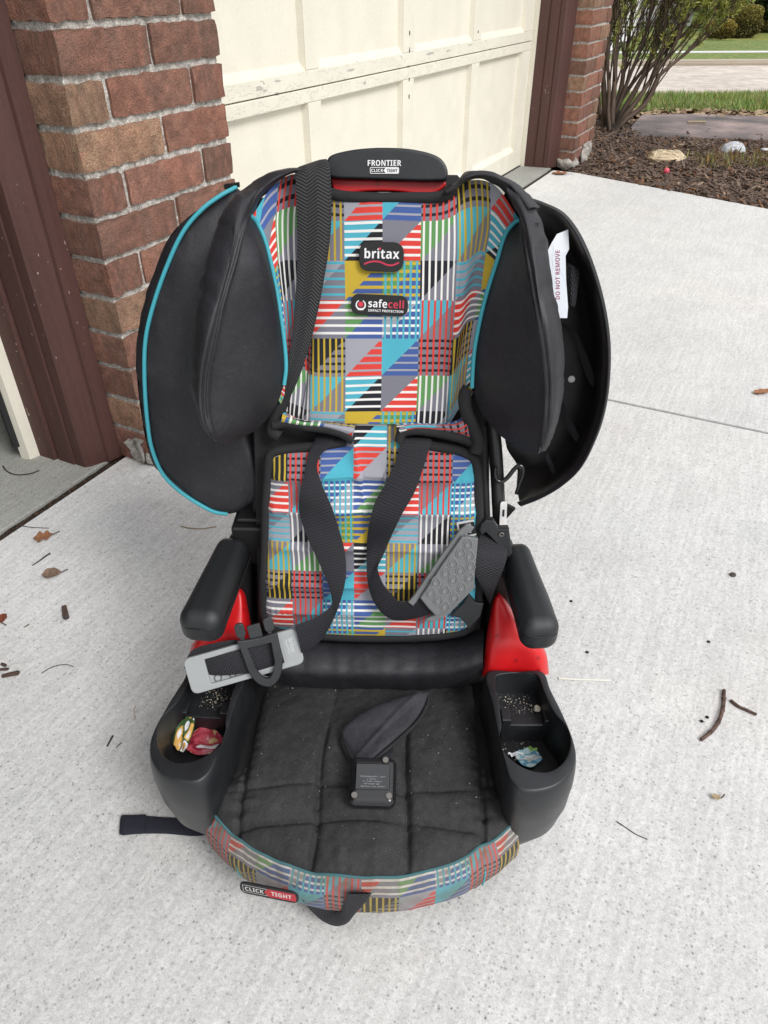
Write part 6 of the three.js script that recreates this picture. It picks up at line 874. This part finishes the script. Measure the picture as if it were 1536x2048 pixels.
// ---------- scraps in the cup wells ----------
const seatPt = (p) => { const v = V(p).applyAxisAngle(new THREE.Vector3(0, 1, 0), -2 * Math.PI / 180); return [v.x - .015, v.y, v.z - .62]; };
function scrap(name, label, cat, at, size, col, seed, o = {}) {
  const t = thing(name, label, cat, seatPt(at), o.turn ?? 0), r = rngOf(seed), P = [], n = 10, B = [];
  const rim = (a) => 1 + .25 * noi(Math.cos(a) * 1.3 + seed, Math.sin(a) * 1.3);
  for (let j = 0; j <= 5; j++) { const row = []; for (let i = 0; i <= 28; i++) { const a = (i % 28) / 28 * Math.PI * 2, q = j / 5, k = q * rim(a); row.push(new THREE.Vector3(Math.cos(a) * k * size[0], .002 + (o.lift ?? .004) * noi(Math.cos(a) * q * 2 + seed, Math.sin(a) * q * 2) + (o.tilt ?? 0) * k * Math.sin(a) * size[1], Math.sin(a) * k * size[1])); } P.push(row); }
  const top = gridGeo(P, 28, 5, (i, j, p) => [p.x / size[0] * .5 + .5, p.z / size[1] * .5 + .5], true), bot = gridGeo(P.map((q) => q.map((p) => p.clone().add(new THREE.Vector3(0, -.0006, 0)))), 28, 5, (i, j, p) => [p.x / size[0] * .5 + .5, p.z / size[1] * .5 + .5], true);
  part('paper', mergeGeometries([top, bot]), phy({ map: col, roughness: .4, clearcoat: .3 }), t); return t;
}
const blot = (cols, seed) => { const a = tnoise(4, seed), b = tnoise(60, seed + 1); return dataTex(128, 128, (u, v) => { const k = clamp(a(u, v) * .95 + b(u, v) * .06, 0, .999) * cols.length; return cols[Math.floor(clamp(k, 0, cols.length - 1))]; }); };
scrap('sticker_scrap', 'crumpled pink and white sticker scraps on the floor of the left cup well', 'scrap', [-0.2084,0.14,0.0738], [.027, .017], blot([[206, 170, 120], [176, 60, 70], [196, 80, 96], [150, 40, 60], [238, 236, 238], [238, 236, 238]], 3), 4, { lift: .006 });
scrap('torn_label', 'torn white and yellow label stuck up the wall of the left cup well', 'scrap', [-0.2268,0.16,0.0789], [.012, .017], blot([[226, 230, 238], [222, 176, 96], [60, 84, 44], [232, 234, 240], [216, 160, 84]], 8), 9, { lift: .004, tilt: -.9, turn: -.5 });
scrap('shiny_card', 'pale blue shiny card piece on the floor of the right cup well', 'scrap', [0.191,0.138,0.0836], [.015, .012], blot([[170, 196, 200], [90, 150, 176], [196, 200, 196], [120, 170, 190]], 13), 14, { lift: .002 });
scrap('green_scrap', 'small yellow green scrap by the back of the right cup well', 'scrap', [0.1967,0.138,0.0729], [.007, .004], blot([[130, 168, 70], [110, 150, 60]], 15), 16, { lift: .003 });
scrap('white_scrap', 'thin white torn scrap at the left of the right cup well', 'scrap', [0.1782,0.138,0.0798], [.011, .003], blot([[232, 232, 234], [210, 212, 216]], 17), 18);
{ const t = thing('popcorn_bit', 'single pale popcorn crumb on the right snack tray', 'crumb', seatPt([0.2047,0.17,0.0347])); part('crumb_body', jitter(new THREE.IcosahedronGeometry(.0038, 2), .0024, 320), std({ color: lin(.62, .58, .46), roughness: .9 }), t); }
for (const s of [1, -1]) { const t = thing('crumb_dust', s > 0 ? 'pale crumbs scattered over the right snack tray' : 'pale crumbs scattered over the left snack tray', 'crumbs', seatPt([0, 0, 0]), -2 * Math.PI / 180), r = rngOf(60 + s), g = []; for (let k = 0; k < 170; k++) { const x = .154 + .046 * r(), z = .012 + .03 * r() + (r() < .3 ? .06 * r() : 0), q = .0003 + .0008 * Math.pow(r(), 3); const e = new THREE.IcosahedronGeometry(q, 0); e.translate(s > 0 ? x : -.016 - x, z < .05 ? .1685 : .1355, z); g.push(e); } part('crumb_specks', mergeGeometries(g), std({ color: lin(.5, .45, .36), roughness: .9 }), t); t.userData.kind = 'stuff'; }
// ---------- litter on the driveway ----------
M.dryLeaf = std({ map: dataTex(128, 128, (u, v) => { const k = .8 + .5 * n32(u, v); return [142 * k, 98 * k, 68 * k]; }), roughness: .8 });
M.greyLeaf = std({ map: dataTex(128, 128, (u, v) => { const k = .8 + .4 * n32(u, v); return [128 * k, 106 * k, 90 * k]; }), roughness: .85 });
M.twig = std({ map: dataTex(64, 256, (u, v) => { const k = .7 + .6 * n32(u, v) + .3 * (n128(u, v * .5) - .5); return [92 * k, 72 * k, 64 * k]; }), bumpMap: soilBump, bumpScale: .001, roughness: .9 });
M.straw = std({ color: lin(.36, .28, .17), roughness: .8 });
M.darkTwig = std({ color: lin(.05, .042, .038), roughness: .9 });
function leafGeo(L, W, seed, lobes = 0) {
  const P = [], n = 16, m = 8; for (let j = 0; j <= n; j++) { const v = j / n, w = W * Math.pow(Math.sin(Math.PI * Math.pow(v, .8)), .7) * (1 + lobes * Math.sin(v * 16 + seed)), row = []; for (let i = 0; i <= m; i++) { const u = i / m * 2 - 1; row.push(new THREE.Vector3(u * w, .004 + .3 * Math.abs(u) * w * (.6 + .6 * noi(v * 3, seed)) + L * .18 * Math.pow(v - .4, 2) + .12 * W * noi(u * 2 + seed, v * 4), (v - .5) * L)); } P.push(row); }
  const f = (i, j, p) => [i / m, j / n]; return mergeGeometries([gridGeo(P, m, n, f), gridGeo(P.map((r) => r.map((p) => p.clone().add(new THREE.Vector3(0, -.0006, 0)))), m, n, f)]);
}
function leaf(label, at, turn, L, W, seed, mat, lobes) { const t = thing('fallen_leaf', label, 'leaf', at, turn); part('leaf_blade', leafGeo(L, W, seed, lobes), mat, t); part('leaf_stem', tube([[0, .004, L * .46], [.003, .005, L * .62], [.008, .004, L * .8]], .0009, 10, 5), M.twig, t); return t; }
leaf('curled orange brown leaf on the concrete by the garage joint', [-0.6806,0,-1.1388], 1.9, .038, .014, 3, M.dryLeaf, .35);
leaf('folded grey brown leaf with a short stem on the pale concrete', [-0.6227,0,-1.0268], 1.7, .034, .014, 8, M.greyLeaf, 0);
leaf('red brown seed leaf at the left edge of the photo', [-0.666,0,-0.9087], .3, .024, .008, 12, std({ color: lin(.2, .05, .025), roughness: .7 }), .1);
leaf('tiny yellow leaf scrap on the concrete at lower right', [0.4486,0,-0.5607], 1.2, .013, .004, 15, M.straw, .2);
leaf('thin brown leaf lying on the sawn joint at the right edge', [1.0142,0,-1.7494], 1.9, .055, .012, 18, M.dryLeaf, .2);
leaf('dry tan leaf pile piece at the foot of the far brick pier', [1.0039,0,-4.4257], 1.3, .09, .03, 21, M.dryLeaf, .3);
function stick(name, label, cat, pts, r0, r1, mat, knots = 0) {
  const c = pts.reduce((a, p) => [a[0] + p[0] / pts.length, 0, a[2] + p[2] / pts.length], [0, 0, 0]); const t = thing(name, label, cat, c);
  const q = pts.map((p) => [p[0] - c[0], p[1] + r0 * .9, p[2] - c[2]]); part('stem', taper(q, r0, r1, 20, 8), mat, t);
  const cap = (p, r) => new THREE.SphereGeometry(r * .98, 8, 6).translate(...p); part('cut_end', mergeGeometries([cap(q[0], r0), cap(q[q.length - 1], r1)]), mat, t);
  const cv = crv(q); for (let k = 0; k < knots; k++) { const p = cv.getPointAt((k + .6) / (knots + .4)); part('knot', jitter(new THREE.SphereGeometry(r0 * 1.15, 8, 6).scale(1, .8, 1).translate(p.x, p.y, p.z), .001, 200), mat, t); }
  return t;
}
stick('bent_stick', 'bent dark twig with pale broken end on the right concrete', 'stick', [[0.5286,0,-0.7427],[0.5183,0,-0.7176],[0.5046,0,-0.6935],[0.4869,0,-0.6719],[0.4619,0,-0.6537]], .0032, .0027, M.twig, 4);
stick('short_stick', 'short straight dark twig just right of the bent one', 'stick', [[0.5328,0,-0.7233],[0.5406,0,-0.7118],[0.5478,0,-0.7071],[0.5595,0,-0.6987]], .0026, .0024, M.twig, 2);
stick('white_stick', 'thin white paper lolly stick lying right of the car seat', 'stick', [[0.2773,0,-0.7704],[0.3023,0,-0.7682],[0.3298,0,-0.767],[0.3557,0,-0.7658]], .0017, .0017, std({ color: lin(.75, .73, .66), roughness: .7 }));
stick('thin_twig', 'thin forked twig end on pale concrete above the folded leaf', 'twig', [[-0.67,0,-1.0544],[-0.6616,0,-1.0676],[-0.6551,0,-1.081],[-0.6501,0,-1.0885]], .0012, .0018, M.darkTwig);
stick('thin_twig', 'fine dark twig crossing beside the orange leaf by the joint', 'twig', [[-0.7453,0,-1.1804],[-0.7221,0,-1.1735],[-0.7031,0,-1.1717],[-0.682,0,-1.1699]], .001, .0006, M.darkTwig);
stick('wire_end', 'curved dark wire lying on the garage floor slab', 'wire', [[-0.874,0,-1.4041],[-0.8561,0,-1.383],[-0.832,0,-1.3684],[-0.8093,0,-1.3682],[-0.7936,0,-1.3742],[-0.7839,0,-1.3844]], .0016, .0014, M.darkTwig);
stick('curved_stem', 'long curved grey stem on the left concrete', 'stem', [[-0.5517,0,-0.7881],[-0.543,0,-0.7975],[-0.5307,0,-0.8038],[-0.5172,0,-0.8048],[-0.5059,0,-0.8005]], .0008, .0006, M.darkTwig);
stick('curved_stem', 'pale straw coloured stem on the concrete left of the left armrest', 'stem', [[-0.4144,0,-1.1744],[-0.3945,0,-1.1675],[-0.3688,0,-1.1657],[-0.3425,0,-1.1721]], .0012, .0012, M.straw);
stick('curved_stem', 'thin dark stem low on the right concrete', 'stem', [[0.306,0,-0.5274],[0.3156,0,-0.519],[0.3251,0,-0.5106],[0.3385,0,-0.5031]], .0007, .0006, M.darkTwig);
stick('curved_stem', 'small curled tan stem left of the left cup holder', 'stem', [[-0.3828,0,-0.7213],[-0.3838,0,-0.7138],[-0.3804,0,-0.7044],[-0.3762,0,-0.697]], .0007, .0006, M.straw);
stick('dark_splinter', 'short thick dark splinter left of the left cup holder', 'splinter', [[-0.4016,0,-0.6658],[-0.4029,0,-0.658],[-0.4045,0,-0.6485]], .0014, .0012, M.darkTwig);
stick('dark_splinter', 'thin dark splinter right beside the thicker one', 'splinter', [[-0.3858,0,-0.6544],[-0.3884,0,-0.651],[-0.3908,0,-0.6467]], .0006, .0006, M.darkTwig);
stick('dark_splinter', 'tiny brown splinter near the bark piece at the left', 'splinter', [[-0.6162,0,-0.8974],[-0.6182,0,-0.8938],[-0.6211,0,-0.8902]], .0009, .0007, M.twig);
function chip(label, at, turn, sx, sy, sz, seed, mat = M.twig) { const t = thing('bark_chip', label, 'bark chip', at, turn); part('chip_body', jitter(new RoundedBoxGeometry(sx, sy, sz, 3, sy * .4).translate(0, sy / 2, 0), .0022, 120 + seed), mat, t); part('chip_end', jitter(new THREE.SphereGeometry(sy * .5, 8, 6).translate(0, sy * .55, sz * .46), .001, 300), M.darkTwig, t); }
chip('stubby grey brown bark piece alone on the left concrete', [-0.5622,0,-0.924], .45, .0095, .008, .034, 3);
chip('long brown bark flake by the left edge, lowest of three', [-0.6004,0,-0.7832], 1.9, .007, .005, .026, 5);
chip('small brown bark flake by the left edge, middle of three', [-0.6157,0,-0.7948], 1.7, .005, .004, .013, 7);
chip('tiny brown bark flake by the left edge, topmost of three', [-0.6205,0,-0.8044], 1.2, .006, .004, .009, 9);
function stone(name, label, cat, at, s, seed, col, amp = .25) { const t = thing(name, label, cat, at); const g = new THREE.IcosahedronGeometry(1, 4); jitter(g, amp * 1.2, 1.3 + seed * .01); jitter(g, amp * .3, 5); g.scale(...s); g.translate(0, s[1] * .55, 0); g.computeVertexNormals(); part('stone_body', mergeVertices((g.deleteAttribute('normal'), g), 1e-5).toNonIndexed(), std({ map: dataTex(128, 128, (u, v) => { const k = .75 + .3 * n32(u, v) + .25 * n64(u, v); return col.map((c) => c * k); }), roughness: .95, bumpMap: soilBump, bumpScale: .006 }), t).geometry.computeVertexNormals(); return t; }
stone('tan_rock', 'craggy tan rock lying in the bark mulch', 'rock', [1.6764,0,-4.696], [.11, .055, .07], 2, [206, 188, 158], .3);
stone('pale_stone', 'smooth pale grey stone at the edge of the mulch', 'stone', [2.1397,0,-4.8626], [.072, .062, .06], 6, [206, 210, 216], .1);
stone('pebble', 'small grey pebble on the right concrete', 'pebble', [0.6491,0,-1.0158], [.0055, .004, .005], 4, [120, 112, 104], .2);
for (const [p, l] of [[[0.3338,0,-0.9481], 'dark grit speck just right of the right armrest'], [[0.4854,0,-0.6945], 'dark grit speck left of the bent twig, upper of two'], [[0.4746,0,-0.6873], 'dark grit speck left of the bent twig, lower of two'], [[0.3346,0,-0.8263], 'dark grit speck above the white stick'], [[0.5436,0,-0.8484], 'dark grit speck above the bent twig']]) stone('grit_speck', l, 'grit', p, [.0026, .0016, .0024], 8, [60, 54, 52], .3);
{ const t = thing('pink_ball', 'small bright pink ball lying in the mulch below the tan rock', 'ball', [1.5838,0,-4.3741]); part('ball_shell', new THREE.SphereGeometry(.016, 24, 16).translate(0, .026, 0), std({ color: lin(.75, .1, .16), roughness: .4 }), t); part('ball_seam', new THREE.TorusGeometry(.0161, .0006, 6, 40).rotateX(1.2).translate(0, .026, 0), std({ color: lin(.5, .05, .1), roughness: .5 }), t); }
{ const t = thing('tangled_roots', 'lump of weathered stone and tufts beside the pale stone', 'rubble', [2.2615,0,-4.8903]); part('rubble_body', mergeGeometries([jitter(new THREE.IcosahedronGeometry(.045, 3), .03, 30), jitter(new THREE.IcosahedronGeometry(.03, 3).translate(.06, 0, .01), .02, 40)]), M.twig, t); }
{ const r = rngOf(91), L = []; for (let k = 0; k < 260; k++) { const x = 1.72 + .55 * r() + .2 * r(), z = -4.45 - .35 * r(); L.push([new THREE.Vector3(x, .0, z), new THREE.Vector3((r() - .5) * .5, 1, (r() - .5) * .5).normalize(), .035 + .03 * r()]); } const t = thing('grass_tuft', 'thin yellow green grass tufts in the mulch near the pale stone', 'grass', [0, 0, 0]); t.userData.kind = 'stuff'; part('blades', leafSprays(L, r, { blades: 3, spread: .7, width: .06, color: (s, w) => [(.16 + .14 * w) * s, .19 * s, .06 * s] }), M.leafFar, t); }
stick('pale_twig', 'pale broken stick lying on the wet stone walk', 'stick', [[2.1997,0.0361,-5.85],[2.2561,0.0262,-5.85],[2.3244,0.013,-5.85]].map((p) => [p[0], .048, p[2]]), .008, .007, M.straw);
renderer.render(scene, camera);
